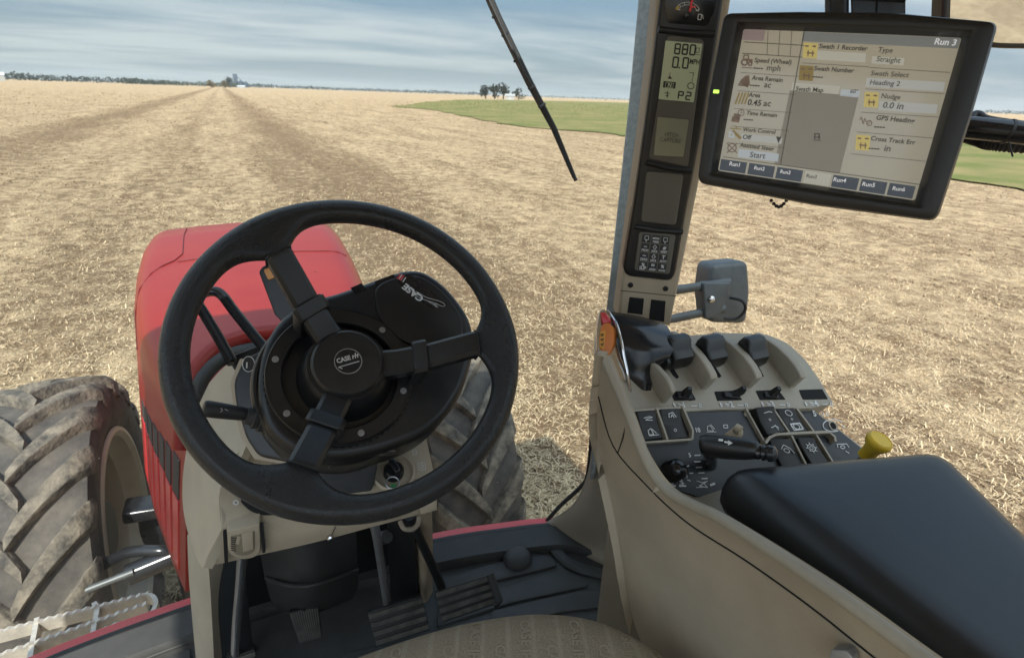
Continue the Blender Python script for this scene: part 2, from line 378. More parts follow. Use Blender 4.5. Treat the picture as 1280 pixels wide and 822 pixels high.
# loose straw
sm = bpy.data.materials.new('straw'); sm.use_nodes = True; nt = sm.node_tree; pb = nt.nodes['Principled BSDF']; pb.inputs['Roughness'].default_value = .75
g2 = nt.nodes.new('ShaderNodeNewGeometry'); rp = nt.nodes.new('ShaderNodeValToRGB'); nt.links.new(g2.outputs['Random Per Island'], rp.inputs[0])
rp.color_ramp.elements[0].color = (.33, .23, .125, 1); rp.color_ramp.elements[1].color = (.74, .59, .38, 1); e = rp.color_ramp.elements.new(.5); e.color = (.56, .43, .255, 1)
nt.links.new(rp.outputs[0], pb.inputs['Base Color'])
mb = MB(); rg = random.Random(3); cnt = 0
V = []; Fc = []
while cnt < 130000:
    d = 2.3*(7.5**(rg.random()**1.15)); a = rg.uniform(R(-44), R(74))
    x, y = C.x+d*math.sin(a), C.y+d*math.cos(a)
    if y < 1.0: continue
    dens = noise.noise((x*1.6, y*.9, 5))+.5*noise.noise((x*5, y*5, 2))
    if dens < rg.uniform(-.75, .25): continue
    L = rg.uniform(.015, .07)*(1+.02*d); wd = rg.uniform(.002, .004)*(1+.07*d); t = rg.uniform(0, math.pi); tilt = rg.gauss(0, .28)
    dx, dy, dz = math.cos(t)*L/2, math.sin(t)*L/2, math.sin(tilt)*L/2
    nxx, nyy = -math.sin(t)*wd/2, math.cos(t)*wd/2; z = gz(x, y)+.008+abs(dz)
    b = len(V); V += [(x-dx-nxx, y-dy-nyy, z-dz), (x-dx+nxx, y-dy+nyy, z-dz), (x+dx*.1+nxx, y+dy*.1+nyy, z+wd*.7), (x+dx*.1-nxx, y+dy*.1-nyy, z+wd*.7), (x+dx+nxx, y+dy+nyy, z+dz), (x+dx-nxx, y+dy-nyy, z+dz)]
    Fc += [(b, b+1, b+2, b+3), (b+3, b+2, b+4, b+5)]; cnt += 1
me = bpy.data.meshes.new('straw'); me.from_pydata(V, [], Fc); me.materials.append(sm)
o = bpy.data.objects.new('straw', me); COL.objects.link(o); o['kind'] = 'stuff'; o['label'] = 'loose cut straw lying over the stubble field'
# short standing stubble and turned clods further out
def tufts(name, n, d0, d1, hgt, wid, m, label, rr, lean=.5, thr=-.2, seed=5, inside=None):
    rg = random.Random(seed); V = []; Fc = []; c_ = 0; tries = 0
    while c_ < n and tries < n*14:
        tries += 1
        d = d0*((d1/d0)**(rg.random()**.9)); a = rg.uniform(*rr); x, y = C.x+d*math.sin(a), C.y+d*math.cos(a)
        if rg.random() < (d/d1)**1.5: continue
        if inside and not inside(x, y): continue
        nn = noise.noise((x*.9, y*.25, seed))+.6*noise.noise((x*2.6, y*1.6, seed+4))
        if nn < rg.uniform(thr-.4, thr+.4): continue
        h = hgt*(1+.030*d)*rg.uniform(.5, 1.4); w_ = wid*(1+.040*d)*rg.uniform(.6, 1.4); t = rg.uniform(0, math.pi); dx, dy = math.cos(t)*w_/2, math.sin(t)*w_/2
        lx, ly = rg.gauss(0, lean)*h, rg.gauss(0, lean)*h; z = gz(x, y)-.01; b_ = len(V); k = rg.uniform(.25, .8)
        V += [(x-dx, y-dy, z), (x+dx, y+dy, z), (x+dx*k+lx, y+dy*k+ly, z+h), (x-dx*k+lx, y-dy*k+ly, z+h*rg.uniform(.6, 1))]; Fc.append((b_, b_+1, b_+2, b_+3)); c_ += 1
    me = bpy.data.meshes.new(name); me.from_pydata(V, [], Fc); me.materials.append(m)
    o = bpy.data.objects.new(name, me); COL.objects.link(o); o['kind'] = 'stuff'; o['label'] = label
def islandmat(name, cols, rough=.85):
    m = bpy.data.materials.new(name); m.use_nodes = True; nt = m.node_tree; p_ = nt.nodes['Principled BSDF']; p_.inputs['Roughness'].default_value = rough; p_.inputs['Specular IOR Level'].default_value = .15
    g_ = nt.nodes.new('ShaderNodeNewGeometry'); r_ = nt.nodes.new('ShaderNodeValToRGB'); nt.links.new(g_.outputs['Random Per Island'], r_.inputs[0])
    r_.color_ramp.elements[0].color = (*cols[0], 1); r_.color_ramp.elements[1].color = (*cols[1], 1); nt.links.new(r_.outputs[0], p_.inputs['Base Color']); return m
tufts('stubble', 85000, 5, 260, .015, .016, islandmat('standing stubble', ((.20, .14, .08), (.56, .43, .265))), 'short standing straw stubble across the field', (R(-36), R(76)), .55, -.15, 5)
tufts('soil_clods', 60000, 3.2, 220, .014, .024, islandmat('turned soil', ((.085, .055, .032), (.19, .125, .075))), 'small dark soil clods among the stubble', (R(-36), R(76)), .7, .12, 23)
# grass verge
vg = [(494, 133.5), (512, 130.5), (534, 127.6), (562, 125.6), (619, 124.8), (775, 128.2), (900, 134), (1060, 145), (1290, 166), (1400, 178), (1420, 262), (1290, 236), (1215, 227), (1060, 208), (900, 187), (775, 168), (700, 162), (625, 154), (575, 144), (534, 136.6)]
def dens_line(pts, n=8):
    out = []
    for i, p in enumerate(pts):
        q = pts[(i+1) % len(pts)]
        for k in range(n): out.append((p[0]+(q[0]-p[0])*k/n, p[1]+(q[1]-p[1])*k/n))
    return out
pv = []
for x, y in vg:
    p = PZ(x, y, .07); pv.append(p)
pv = smooth_loop(pv, 30)
pv = [p+Vector((noise.noise(p*.35), noise.noise(p*.35+Vector((9, 0, 0))), 0))*(.5+.012*p.length)+Vector((noise.noise(p*1.7), noise.noise(p*1.7+Vector((5, 0, 0))), 0))*.4 for p in pv]
def in_verge(x, y):
    r_ = False; j = len(pv)-1
    for i in range(len(pv)):
        a, b = pv[i], pv[j]
        if (a.y > y) != (b.y > y) and x < (b.x-a.x)*(y-a.y)/(b.y-a.y)+a.x: r_ = not r_
        j = i
    return r_
pv = pv[::4]
tufts('grass', 26000, 18, 330, .032, .022, islandmat('grass blade', ((.07, .10, .022), (.25, .215, .085))), 'rough green and dry grass of the verge', (R(12), R(76)), .45, -.6, 31, in_verge)
mb = MB(); mb.v = pv; mb.f = [tuple(range(len(pv)))]; mb.m = [0]
gr = bpy.data.materials.new('verge grass'); gr.use_nodes = True; nt = gr.node_tree; pb = nt.nodes['Principled BSDF']; pb.inputs['Roughness'].default_value = .9; pb.inputs['Specular IOR Level'].default_value = .1
geo = nt.nodes.new('ShaderNodeNewGeometry')
a = gnoise(.16, (1, 1, 1), .38, .62, 5); b = gnoise(2.5, (1, 1, 1), .3, .7, 5, .7)
nt.links.new(mixc(mth('MULTIPLY', b, .35), mixc(a, (.125, .145, .045), (.25, .205, .095)), (.085, .09, .032)), pb.inputs['Base Color'])
bp = nt.nodes.new('ShaderNodeBump'); bp.inputs['Strength'].default_value = .8; bp.inputs['Distance'].default_value = .06; nt.links.new(b, bp.inputs['Height']); nt.links.new(bp.outputs['Normal'], pb.inputs['Normal'])
mb.build('grass_verge', gr, smooth=0, kind='structure')
# ================================================================== far things on the horizon
leafm = mat('far foliage', (.040, .052, .026), .9, var=.35, vscale=.25); leafd = mat('dark far foliage', (.020, .030, .020), .9, var=.3, vscale=.2); leafo = mat('autumn foliage', (.13, .10, .04), .9, var=.3, vscale=.2)
barkm = mat('bark', (.09, .07, .05), .9); whitep = mat('white painted steel', (.34, .34, .33), .6); roofm = mat('grey shed roof', (.55, .56, .57), .5); concrete = mat('haze tinted grain elevator steel', (.045, .07, .10), .6, var=.1, vscale=.2)  # blue of distance haze is put into the elevator's base colour
rt = random.Random(11)
def leaves(mb, c, rx, ry, rz, n, size):
    for _ in range(n):
        while True:
            q = Vector((rt.uniform(-1, 1), rt.uniform(-1, 1), rt.uniform(-1, 1)))
            if .25 < q.length < 1: break
        k = 1+.35*noise.noise(q*2+Vector(c)*.37)
        p = Vector(c)+Vector((q.x*rx*k, q.y*ry*k, q.z*rz*k)); s = size*rt.uniform(.6, 1.4)
        a = Vector((rt.gauss(0, 1), rt.gauss(0, 1), rt.gauss(0, 1))).normalized(); b = a.orthogonal().normalized(); c2 = a.cross(b)
        mb.add([p-b*s, p+c2*s*.7, p+b*s, p-c2*s*.7], [(0, 1, 2, 3)])
def tree(px, h, wd, dist, label, m=leafd, group=None, nleaf=260):
    b = C+(lambda q: Vector((q.x, q.y, 0))*(dist/math.hypot(q.x, q.y)))(ray(px, 130)); b.z = 0
    t = thing('tree', label, 'tree', b, group)
    mb = MB(); mb.tube([b, b+Vector((.1*h*.1, 0, h*.3)), b+Vector((0, .02*h, h*.62))], [wd*.045, wd*.035, wd*.012], 8)
    for k in range(4):
        an = k*1.6+rt.random(); s = b+Vector((0, 0, h*(.28+.07*k))); mb.tube([s, s+Vector((math.cos(an)*wd*.3, math.sin(an)*wd*.3, h*.22))], [wd*.02, wd*.006], 6)
    mb.build('trunk', barkm, t)
    mb = MB()
    for k in range(6):
        an = rt.uniform(0, 6.28); rr = wd*.26*rt.random()
        leaves(mb, b+Vector((math.cos(an)*rr, math.sin(an)*rr, h*rt.uniform(.28, .74))), wd*.27, wd*.27, h*.24, nleaf//5, wd*.055)
    mb.build('crown', m, t, smooth=0); return t
for px, h, wd, la in [(607, 9.6, 11, 'low dark tree at the start of the clump before the white shed'), (618, 10.8, 12, 'rounded dark tree in the clump just before the white shed'), (629, 11.6, 12, 'tallest dark tree of the clump, behind the white shed'), (648, 8.6, 9.5, 'small dark tree standing beyond the white shed')]:
    tree(px, h, wd, 430, la, leafd, 'tree clump at the white farm shed')
for px, h, wd, la, m in [(284, 11, 16, 'rusty autumn tree standing just before the grain elevator', leafo), (290, 14, 13, 'dark tree at the foot of the grain elevator', leafd), (268, 9, 18, 'olive autumn tree some way before the grain elevator', leafo)]:
    tree(px, h, wd, 900, la, m, 'trees before the grain elevator')
# the long treelines
def treeline(name, p0, p1, dist, h0, h1, m, n, label, sp=.5):
    mb = MB()
    for i in range(n):
        t = i/(n-1); px = p0+(p1-p0)*t; q = ray(px, 120); b = Vector((q.x, q.y, 0))*(dist*(1+.06*rt.random())/math.hypot(q.x, q.y))+Vector((C.x, C.y, 0))
        h = (h0+(h1-h0)*t)*(.62+.55*abs(noise.noise((px*.06, 4, 1)))+.3*rt.random())
        leaves(mb, (b.x, b.y, h*.5), h*.85, h*.85, h*.52, 34, h*.15)
    o = mb.build(name, m, smooth=0, kind='stuff'); o['label'] = label
treeline('treeline', -90, 232, 1150, 10, 8.5, leafd, 110, 'dark wooded treeline along the horizon')
treeline('treeline', 160, 300, 1150, 9, 8, leafm, 60, 'green brown hedgerow treeline before the grain elevator')
treeline('treeline', 300, 610, 1800, 10, 9, leafd, 150, 'thin distant treeline beyond the field')
treeline('treeline', 655, 1420, 1700, 7, 9, leafd, 170, 'thin distant treeline beyond the grass verge')
def farbox(mb, px, dist, w, d, z0, z1, mi=0):
    q = ray(px, 120); k = dist/math.hypot(q.x, q.y); p = Vector((C.x+q.x*k, C.y+q.y*k, 0)); a = math.atan2(q.x, q.y)
    mb.box((p.x, p.y, (z0+z1)/2), (w, d, z1-z0), Matrix.Rotation(-a, 3, 'Z'), mi=mi); return p, a
def fl(px, dist):
    q = ray(px, 120); k = dist/math.hypot(q.x, q.y); return Vector((C.x+q.x*k, C.y+q.y*k, 0)), math.atan2(q.x, q.y)
def gable(name, label, px, dist, w, d, h, rh, roof=roofm):
    p, a = fl(px, dist); t = thing(name, label, 'shed', p); Mx = Matrix.Rotation(-a, 3, 'Z')
    mb = MB(); mb.box(p+Vector((0, 0, h/2)), (w, d, h), Mx); mb.build('wall', whitep, t)
    mb = MB(); e = .4
    vs = [Vector((x, y, z)) for x in (-w/2-e, w/2+e) for y, z in ((-d/2-e, h+.02), (0, h+rh), (d/2+e, h+.02))]
    vs = [p+Mx @ v for v in vs]; mb.add(vs, [(0, 1, 4, 3), (1, 2, 5, 4), (0, 2, 1), (3, 4, 5), (0, 3, 5, 2)]); mb.build('roof', roof, t, smooth=0)
    mb = MB(); q = p+Mx @ Vector((0, -d/2-.03, h*.4)); mb.box(q, (w*.22, .06, h*.8), Mx); mb.build('door', mat('grey shed door', (.4, .41, .42), .6), t)
    return t
gable('farm_shed', 'white farm shed beside the dark tree clump on the horizon', 637.5, 405, 6.0, 7, 2.3, 1.3, whitep)
gable('barn', 'low white barn at the foot of the grain elevator', 303, 880, 9, 8, 2.2, 1.2)
gable('white_shed', 'white shed at the near end of the dark wooded treeline', 2, 700, 11, 12, 4.6, 2.5)
p, a = fl(299, 1500); t = thing('grain_elevator', 'hazy blue grey grain elevator with a tall head house on the horizon', 'grain elevator', p); Mx = Matrix.Rotation(-a, 3, 'Z')
def E(name, dx, w, d, z0, z1):
    mb = MB(); mb.box(p+Mx @ Vector((dx, 0, (z0+z1)/2)), (w, d, z1-z0), Mx, bev=.3); mb.build(name, concrete, t)
E('head_house', -3, 9, 10, 0, 27)
for dx, rr, hh in ((7, 6, 11), (17, 5, 9), (-13, 5, 9)):
    mb = MB(); o_ = p+Mx @ Vector((dx, 0, 0)); mb.lathe([(0, 0), (rr, 0), (rr, hh), (.8, hh+3.5), (0, hh+3.6)], o_, (0, 0, 1), 20); mb.build('silo', concrete, t)
mb = MB(); mb.tube([p+Mx @ Vector((-3, 0, 26)), p+Mx @ Vector((9, 0, 13))], .6, 8); mb.build('conveyor', concrete, t)
# ================================================================== tractor, outside the cab
# ---- hood
hood = thing('tractor_hood', 'long red tractor hood seen through the steering wheel', 'hood', (-.03, 2.2, 1.4))
def hsec(y, xl, xr, ztop, shl, shr, zb, flare, crown=.015):
    """one closed cross-section of the hood, left foot over the top to the right foot"""
    pts = [(xl-flare, zb), (xl-flare*.55, zb+(ztop-shl-zb)*.5), (xl-flare*.12, ztop-shl-.03)]
    for k in range(1, 9):
        a = R(180-90*k/9); pts.append((xl+shl+shl*math.cos(a)*1.0, ztop-shl+shl*math.sin(a)))
    for k in range(7):
        t = k/6; pts.append((xl+shl+(xr-shr-xl-shl)*t, ztop+crown*math.sin(math.pi*t)))
    for k in range(1, 9):
        a = R(90-90*k/9); pts.append((xr-shr+shr*math.cos(a), ztop-shr+shr*math.sin(a)))
    pts += [(xr+flare*.12, ztop-shr-.03), (xr+flare*.55, zb+(ztop-shr-zb)*.5), (xr+flare, zb)]
    return [Vector((x, y, z)) for x, z in pts]
S = [(1.36, -.235, .235, 1.90, .10, .10, 1.42, .075), (1.5, -.27, .255, 1.925, .10, .10, 1.41, .075), (1.75, -.33, .29, 1.95, .11, .11, 1.41, .07), (2.0, -.375, .315, 1.965, .115, .115, 1.42, .065), (2.3, -.412, .342, 1.975, .12, .12, 1.36, .05), (2.6, -.435, .362, 1.985, .12, .12, 1.2, .04),
     (2.95, -.45, .38, 1.985, .12, .125, 1.1, .03), (3.17, -.448, .385, 1.975, .12, .125, 1.1, .02), (3.26, -.43, .37, 1.93, .12, .125, 1.1, .02), (3.31, -.38, .33, 1.84, .1, .1, 1.15, .01)]
S = [(y, xl-.028*min(1, (y-1.3)/.8), xr+.035*min(1, (y-1.3)/.8), z+.022, a, b, zb, f) for y, xl, xr, z, a, b, zb, f in S]
secs = [hsec(*s) for s in S]
def hmid(i, t): return [a.lerp(b, t) for a, b in zip(secs[i], secs[i+1])]
mb = MB(); mb.rings(secs, cap=True); mb.build('hood_shell', M['red'], hood, smooth=50)
def hood_pt(y, s):
    """surface point at length y, s from 0 (left foot) to 1 (right foot), by section index"""
    for i in range(len(S)-1):
        if S[i][0] <= y <= S[i+1][0]:
            t = (y-S[i][0])/(S[i+1][0]-S[i][0]); sec = hmid(i, t); break
    else: sec = secs[-1] if y > 2 else secs[0]
    f = s*(len(sec)-1); k = min(int(f), len(sec)-2); return sec[k].lerp(sec[k+1], f-k)
def hood_nrm(y, s):
    a = hood_pt(y, min(s+.01, 1))-hood_pt(y, max(s-.01, 0)); b = hood_pt(min(y+.02, 3.3), s)-hood_pt(max(y-.02, 1.37), s)
    n = a.cross(b).normalized(); return n if n.z > 0 or abs(n.x) > .7 and n.x*(s-.5) > 0 else -n
seam = mat('dark red panel gap', (.09, .008, .008), .6)
def hline(path, wd=.006):
    mb = MB(); P = [hood_pt(y, s)+hood_nrm(y, s)*.001 for y, s in path]
    mb.tube(P, wd/2, 6, flat=.6); return mb
NS = len(secs[0])-1
mb = hline([(3.2-.06*k, 11.6/NS) for k in range(11)]+[(2.52, 11.3/NS), (2.47, 10.4/NS), (2.42, 8.5/NS), (2.34, 6/NS), (2.2, 4/NS), (2.0, 2.4/NS)])
mb2 = hline([(3.2-.06*k, 15.6/NS) for k in range(25)]); mb.add(mb2.v, mb2.f)
mb2 = hline([(2.5, s/NS) for s in (11.4, 12.5, 13.5, 14.5, 15.6, 17, 19, 21)]); mb.add(mb2.v, mb2.f)
mb.build('panel_gap', seam, hood)
# side louvres (the black upper vents and red slats of the left side panel)
def sidept(y, z, out=0):
    for i in range(len(S)-1):
        if S[i][0] <= y <= S[i+1][0]:
            t = (y-S[i][0])/(S[i+1][0]-S[i][0]); sec = hmid(i, t); break
    L = sec[:4]
    for a, b in zip(L, L[1:]):
        if a.z <= z <= b.z: return a.lerp(b, (z-a.z)/(b.z-a.z))+Vector((-out, 0, 0))
    return L[-1]+Vector((-out, 0, 0))
ventm = mat('dark louvre mesh', (.035, .03, .028), .7, bump=.4, bscale=250)
for k in range(7):
    y0 = 1.42+k*.075
    mb = MB(); a = [sidept(y0, 1.45, .004), sidept(y0+.05, 1.45, .004), sidept(y0+.05, 1.66, .004), sidept(y0, 1.66, .004)]
    mb.prism(a, Vector((.012, 0, 0))); mb.build('louvre_slat', M['redsill'], hood)
    mb = MB(); a = [sidept(y0, 1.665, .003), sidept(y0+.055, 1.665, .003), sidept(y0+.055, 1.78-.01*k, .003), sidept(y0, 1.78-.01*k, .003)]
    mb.prism(a, Vector((.012, 0, 0))); mb.build('louvre_vent', ventm, hood)
# red arch of the cowl round the back of the hood
mb = MB(); pl = Plane((0, 1.30, 1.8), (0, -1, .25))
arc = smooth_loop([pl.at(*p) for p in [(228, 560), (234, 505), (242, 474), (255, 452), (275, 434), (303, 423), (340, 417), (420, 412), (470, 430)]], 6, False)
mb.tube(arc, .022, 10, flat=.8); mb.build('cowl_arch', M['red'], hood)
mb = MB(); pl2 = pl.off(.03)
mb.tube(smooth_loop([pl2.at(*p) for p in [(238, 540), (246, 490), (262, 462), (285, 445), (320, 436), (380, 430)]], 6, False), .016, 10); mb.build('rubber_seal', M['rubber'], hood)
# dark engine bay end under the hood
mb = MB(); mb.box((-.0, 1.33, 1.5), (.44, .04, .62), bev=.01); mb.build('bulkhead', M['blackmatt'], hood)
# ---- front wheels
def make_wheel(name, label, cx, cy, cz, RR, hw, side):
    t = thing(name, label, 'wheel', (cx, cy, cz), 'front wheels of the tractor')
    ax = Vector((1, 0, 0)); o = Vector((cx, cy, cz)); rr = .44
    prof = [(rr, -hw*.80), (rr+.03, -hw*.9), (rr+.09, -hw*1.01), (RR-.12, -hw*1.03), (RR-.075, -hw*.97), (RR-.06, -hw*.8), (RR-.05, -hw*.4), (RR-.047, 0), (RR-.05, hw*.4), (RR-.06, hw*.8), (RR-.075, hw*.97), (RR-.12, hw*1.03), (rr+.09, hw*1.01), (rr+.03, hw*.9), (rr, hw*.80)]
    mb = MB(); 
    rs = [[o+Vector((h, r*math.cos(2*math.pi*k/72), r*math.sin(2*math.pi*k/72))) for k in range(72)] for r, h in prof]
    mb.rings(rs, cap=False); tb = mb.build('tyre', M['tyre'], t, smooth=50); mb = MB()
    inner = [[o+Vector((h, (rr-.004)*math.cos(2*math.pi*k/72), (rr-.004)*math.sin(2*math.pi*k/72))) for k in range(72)] for h in (hw*.8, -hw*.8)]
    n = 19
    def P(a, x, r): return o+Vector((x, r*math.cos(a), r*math.sin(a)))
    for sd in (-1, 1):
        for k in range(n):
            a0 = 2*math.pi*(k+(0 if sd < 0 else .5))/n
            sect = []
            for j in range(8):
                f = j/7; x = sd*hw*(-.10+1.13*f); a = a0-(.40*f**.85)       # shoulder end trails towards the driver
                wdt = (.032+.022*f)/RR*(.8 if j == 0 else 1); r1 = RR*(1-.028*f*f) if f < .95 else RR-.05; r0 = RR-.055-.03*f*f
                sect.append([P(a-wdt*1.25, x, r0), P(a-wdt, x, r1-.004), P(a-wdt*.85, x, r1), P(a+wdt*.85, x, r1), P(a+wdt, x, r1-.004), P(a+wdt*1.25, x, r0)])
            # down the shoulder
            x = sd*hw*1.06; a = a0-.40; wdt = .050/RR
            sect.append([P(a-wdt*1.25, x-sd*.02, RR-.13), P(a-wdt, x, RR-.125), P(a-wdt*.85, x, RR-.12), P(a+wdt*.85, x, RR-.12), P(a+wdt, x, RR-.125), P(a+wdt*1.25, x-sd*.02, RR-.13)])
            mb.rings(sect)
    mb.build('tread', M['lug'], tb, smooth=40)
    mb = MB(); e = -side   # inner (tractor) side
    prof = [(rr+.035, e*hw*.93), (rr+.03, e*hw*.98), (rr+.012, e*hw*.99), (rr-.01, e*hw*.9), (rr-.02, e*hw*.7), (rr-.055, e*hw*.55), (rr-.06, e*hw*.1), (rr-.06, -e*hw*.2), (.28, -e*hw*.32), (.2, -e*hw*.3), (.12, -e*hw*.25), (0, -e*hw*.25)]
    mb.lathe(prof, o, ax, 64); 
    mb.build('rim', M['rim'], t, smooth=35)
    mb = MB(); mb.lathe([(0, -e*hw*.3), (.16, -e*hw*.3), (.16, e*hw*.3), (.12, e*hw*.6), (.0, e*hw*.6)], o, ax, 32); mb.build('hub', M['blackmatt'], t)
    return t
make_wheel('lugged_wheel', 'dusty lugged front tyre on a cream rim above the step, left of the hood', -.93, 2.72, .69, .74, .215, -1)
make_wheel('lugged_wheel', 'front tyre seen between the dash and the steering wheel, right of the hood', .82, 2.70, .69, .75, .215, 1)
# ---- front axle
ax = thing('front_axle', 'black front axle and steering ram between the front tyre and the hood', 'axle', (-.3, 2.6, .6))
mb = MB(); mb.tube([(-.62, 2.62, .74), (-.2, 2.55, .80), (.5, 2.62, .74)], [.13, .15, .13], 16); mb.build('axle_beam', M['gloss'], ax)
mb = MB(); mb.box((-.42, 2.45, .93), (.5, .12, .06), Matrix.Rotation(R(6), 3, 'Y'), .015); mb.build('axle_plate', M['gloss'], ax)
for i in range(4):
    mb = MB(); b = Vector((-.24-.035*i*1.6, 2.40, .96+.004*i)); mb.lathe([(0, 0), (.011, 0), (.011, .012), (.006, .015), (0, .015)], b, (0, -.3, 1), 10); mb.build('bolt', M['chrome'], ax)
mb = MB(); mb.tube([PY(95, 742, 2.05), PY(167, 714, 2.06)], .013, 14); mb.build('ram_rod', M['greymetal'], ax)
mb = MB(); mb.tube([PY(160, 718, 2.09), PY(215, 695, 2.10), PY(245, 684, 2.1)], .04, 16); mb.build('ram_barrel', M['gloss'], ax)
mb = MB(); mb.tube(smooth_loop([PY(130, 705, 2.2), PY(160, 690, 2.15), PY(200, 688, 2.1), PY(225, 690, 2.1)], 6, False), .022, 12); mb.build('hose', M['gloss'], ax)
mb = MB(); mb.box((-.2, 2.2, .75), (.5, .5, .5), None, .06); mb.build('gear_housing', M['blackmatt'], ax)
# ---- step outside the left door
st = thing('boarding_step', 'pale serrated metal grating step below the red sill', 'step', (-.7, 1.45, 1.3))
spl = Plane((0, 0, 1.25), (0, 0, 1))
def bar(mb, a, b, w_=.006, h=.035, teeth=True):
    A, B = spl.at(*a), spl.at(*b); L = (B-A).length; d = (B-A).normalized(); s = d.cross(Vector((0, 0, 1))).normalized()*w_/2
    top = []; n = max(2, int(L/.011)) if teeth else 1
    for i in range(n+1):
        p = A+d*L*i/n; top.append(p+Vector((0, 0, .006*(abs(math.sin(i*math.pi/2))) if teeth else 0)))
    vs = []; 
    for p in top: vs += [p-s, p+s, Vector((p.x, p.y, spl.p.z-h))+s, Vector((p.x, p.y, spl.p.z-h))-s]
    fs = []
    for i in range(n):
        a_, b_ = i*4, i*4+4; fs += [(a_, a_+1, b_+1, b_), (a_+1, a_+2, b_+2, b_+1), (a_+2, a_+3, b_+3, b_+2), (a_+3, a_, b_, b_+3)]
    fs += [(0, 3, 2, 1), (n*4, n*4+1, n*4+2, n*4+3)]; mb.add(vs, fs)
for a, b in [((-60, 804), (186, 741)), ((-40, 832), (183, 754)), ((-20, 850), (150, 778)), ((40, 850), (110, 800))]:
    mb = MB(); bar(mb, a, b, .011); mb.build('serrated_bar', M['step'], st)
for a, b in [((117, 752), (121, 757)), ((122, 756), (114, 800)), ((46, 771), (36, 826))]:
    mb = MB(); bar(mb, a, b, .012, teeth=False); mb.build('cross_bar', M['step'], st)
mb = MB(); P = smooth_loop([spl.at(*p) for p in [(180, 742), (190, 744), (195, 752), (192, 762), (184, 768)]], 5, False)
mb.rings([[p+Vector((x, 0, z)) for x, z in ((-.006, .004), (.006, .004), (.006, -.035), (-.006, -.035))] for p in P]); mb.build('end_loop', M['step'], st)
# ---- lamp on its bracket outside the right front post
lp = thing('work_lamp', 'grey rounded lamp housing on a two bar bracket outside, beyond the instrument post', 'lamp', tuple(PD(910, 370, 1.5)))
pl = Plane(PD(910, 370, 1.5), (-.25, -1, .15))
mb = MB(); plate(mb, rnd([(889, 330), (936, 326), (939, 365), (934, 405), (888, 404), (884, 366)], 9), pl.off(-.045), .07, .022, 4); mb.build('lamp_housing', M['greymetal'], lp)
for pts, rr in [([(780, 366), (846, 362), (898, 355), (912, 353)], .0125), ([(790, 404), (842, 398), (880, 390), (905, 386)], .0125)]:
    mb = MB(); mb.tube([pl.at(x, y) for x, y in pts], rr, 10, flat=.75); mb.build('bracket_arm', M['greymetal'], lp)
mb = MB(); plate(mb, rnd([(879, 353), (915, 353), (912, 366), (900, 395), (882, 399)], 4), pl.off(.018), .022, .004); mb.build('bracket_plate', M['greymetal'], lp)
mb = MB(); c_ = pl.at(884, 372, .018); mb.lathe([(0, 0), (.009, 0), (.009, .006), (.005, .009), (0, .009)], c_, pl.n, 12); mb.build('bolt', M['chrome'], lp)
mb = MB(); mb.tube(smooth_loop([pl.at(912, 372), pl.at(922, 374, .02), pl.at(926, 385, .02), pl.at(918, 397, .01), pl.at(905, 398, 0)], 6, False), .004, 8); mb.build('cable', M['blackmatt'], lp)
# ---- wing mirror, top right
wm = thing('wing_mirror', 'black framed wing mirror reflecting the field, past the top of the display', 'mirror', tuple(PD(1230, 20, 1.4)))
_v = ray(1235, 20).normalized(); mp = Plane(PD(1230, 20, 1.4), Vector((.28, -1, -.09)).normalized()-_v)
mpx = rnd([(1184, -70), (1330, -60), (1325, 62), (1250, 61), (1178, 52)], 14)
mb = MB(); plate(mb, mpx, mp, .045, .012, 4); mb.build('mirror_shell', M['black'], wm)
mb = MB(); patch(mb, rnd([(1190, -64), (1324, -54), (1319, 55), (1250, 54), (1186, 46)], 10), mp, .0015)
mg = mat('mirror glass', (.82, .84, .84), .03, metal=1); mb.build('mirror_glass', mg, wm, smooth=0)
# ================================================================== the cab
cab = thing('tractor_cab', 'tractor cab shell with slate floor mat, red sill, front glass and grey corner post', 'cab', (0, .6, 1.55))
FZ = 1.55
fpl = Plane((0, 0, FZ), (0, 0, 1))
def FP(x, y): p = PZ(x, y, FZ); return (p.x, p.y)
edge = [(-.95, .90), (-.75, 1.02), (-.55, 1.10), (-.277, 1.135), (.0, 1.14), (.296, 1.115), (.46, 1.085), (.62, 1.04), (.72, .95)]
ed = [(p.x, p.y) for p in smooth_loop([Vector((x, y, 0)) for x, y in edge], 5, False)]
mb = MB(); mb.prism([Vector((x, y, FZ)) for x, y in ed]+[Vector((.85, .2, FZ)), Vector((.85, -.9, FZ)), Vector((-.95, -.9, FZ))], Vector((0, 0, -.05))); fm = mb.build('floor_mat', M['mat_'], cab)
# raised rolled edge and ribs of the mat
def ribbon(path, hw_, h, name='mat_rib', m='mat_'):
    mb = MB(); P = [Vector((x, y, FZ)) for x, y in path]; n = len(P); rs = []
    for i, p in enumerate(P):
        t = (P[min(i+1, n-1)]-P[max(i-1, 0)]).normalized(); s = Vector((-t.y, t.x, 0))
        k_ = max(1-.006/hw_, .5); rs.append([p-s*hw_+Vector((0, 0, -.004)), p-s*hw_*.97+Vector((0, 0, h*.6)), p-s*hw_*k_+Vector((0, 0, h)), p+s*hw_*k_+Vector((0, 0, h)), p+s*hw_*.97+Vector((0, 0, h*.6)), p+s*hw_+Vector((0, 0, -.004))])
    mb.rings(rs); return mb.build(name, M[m], fm, smooth=25)
ribbon([(x, y-.035) for x, y in ed], .04, .022, 'rolled_edge')
def frib(px, w_=.035, h=.008): ribbon([(p.x, p.y) for p in smooth_loop([Vector((*FP(x, y), 0)) for x, y in px], 5, False)], w_, h)
def raised(px, h=.007):
    mb = MB(); fl_p = Plane((0, 0, FZ+h), (0, 0, 1)); plate(mb, rnd(px, 5), fl_p, h+.004, .0025, 3); mb.build('mat_rib', M['mat_'], fm, smooth=30)
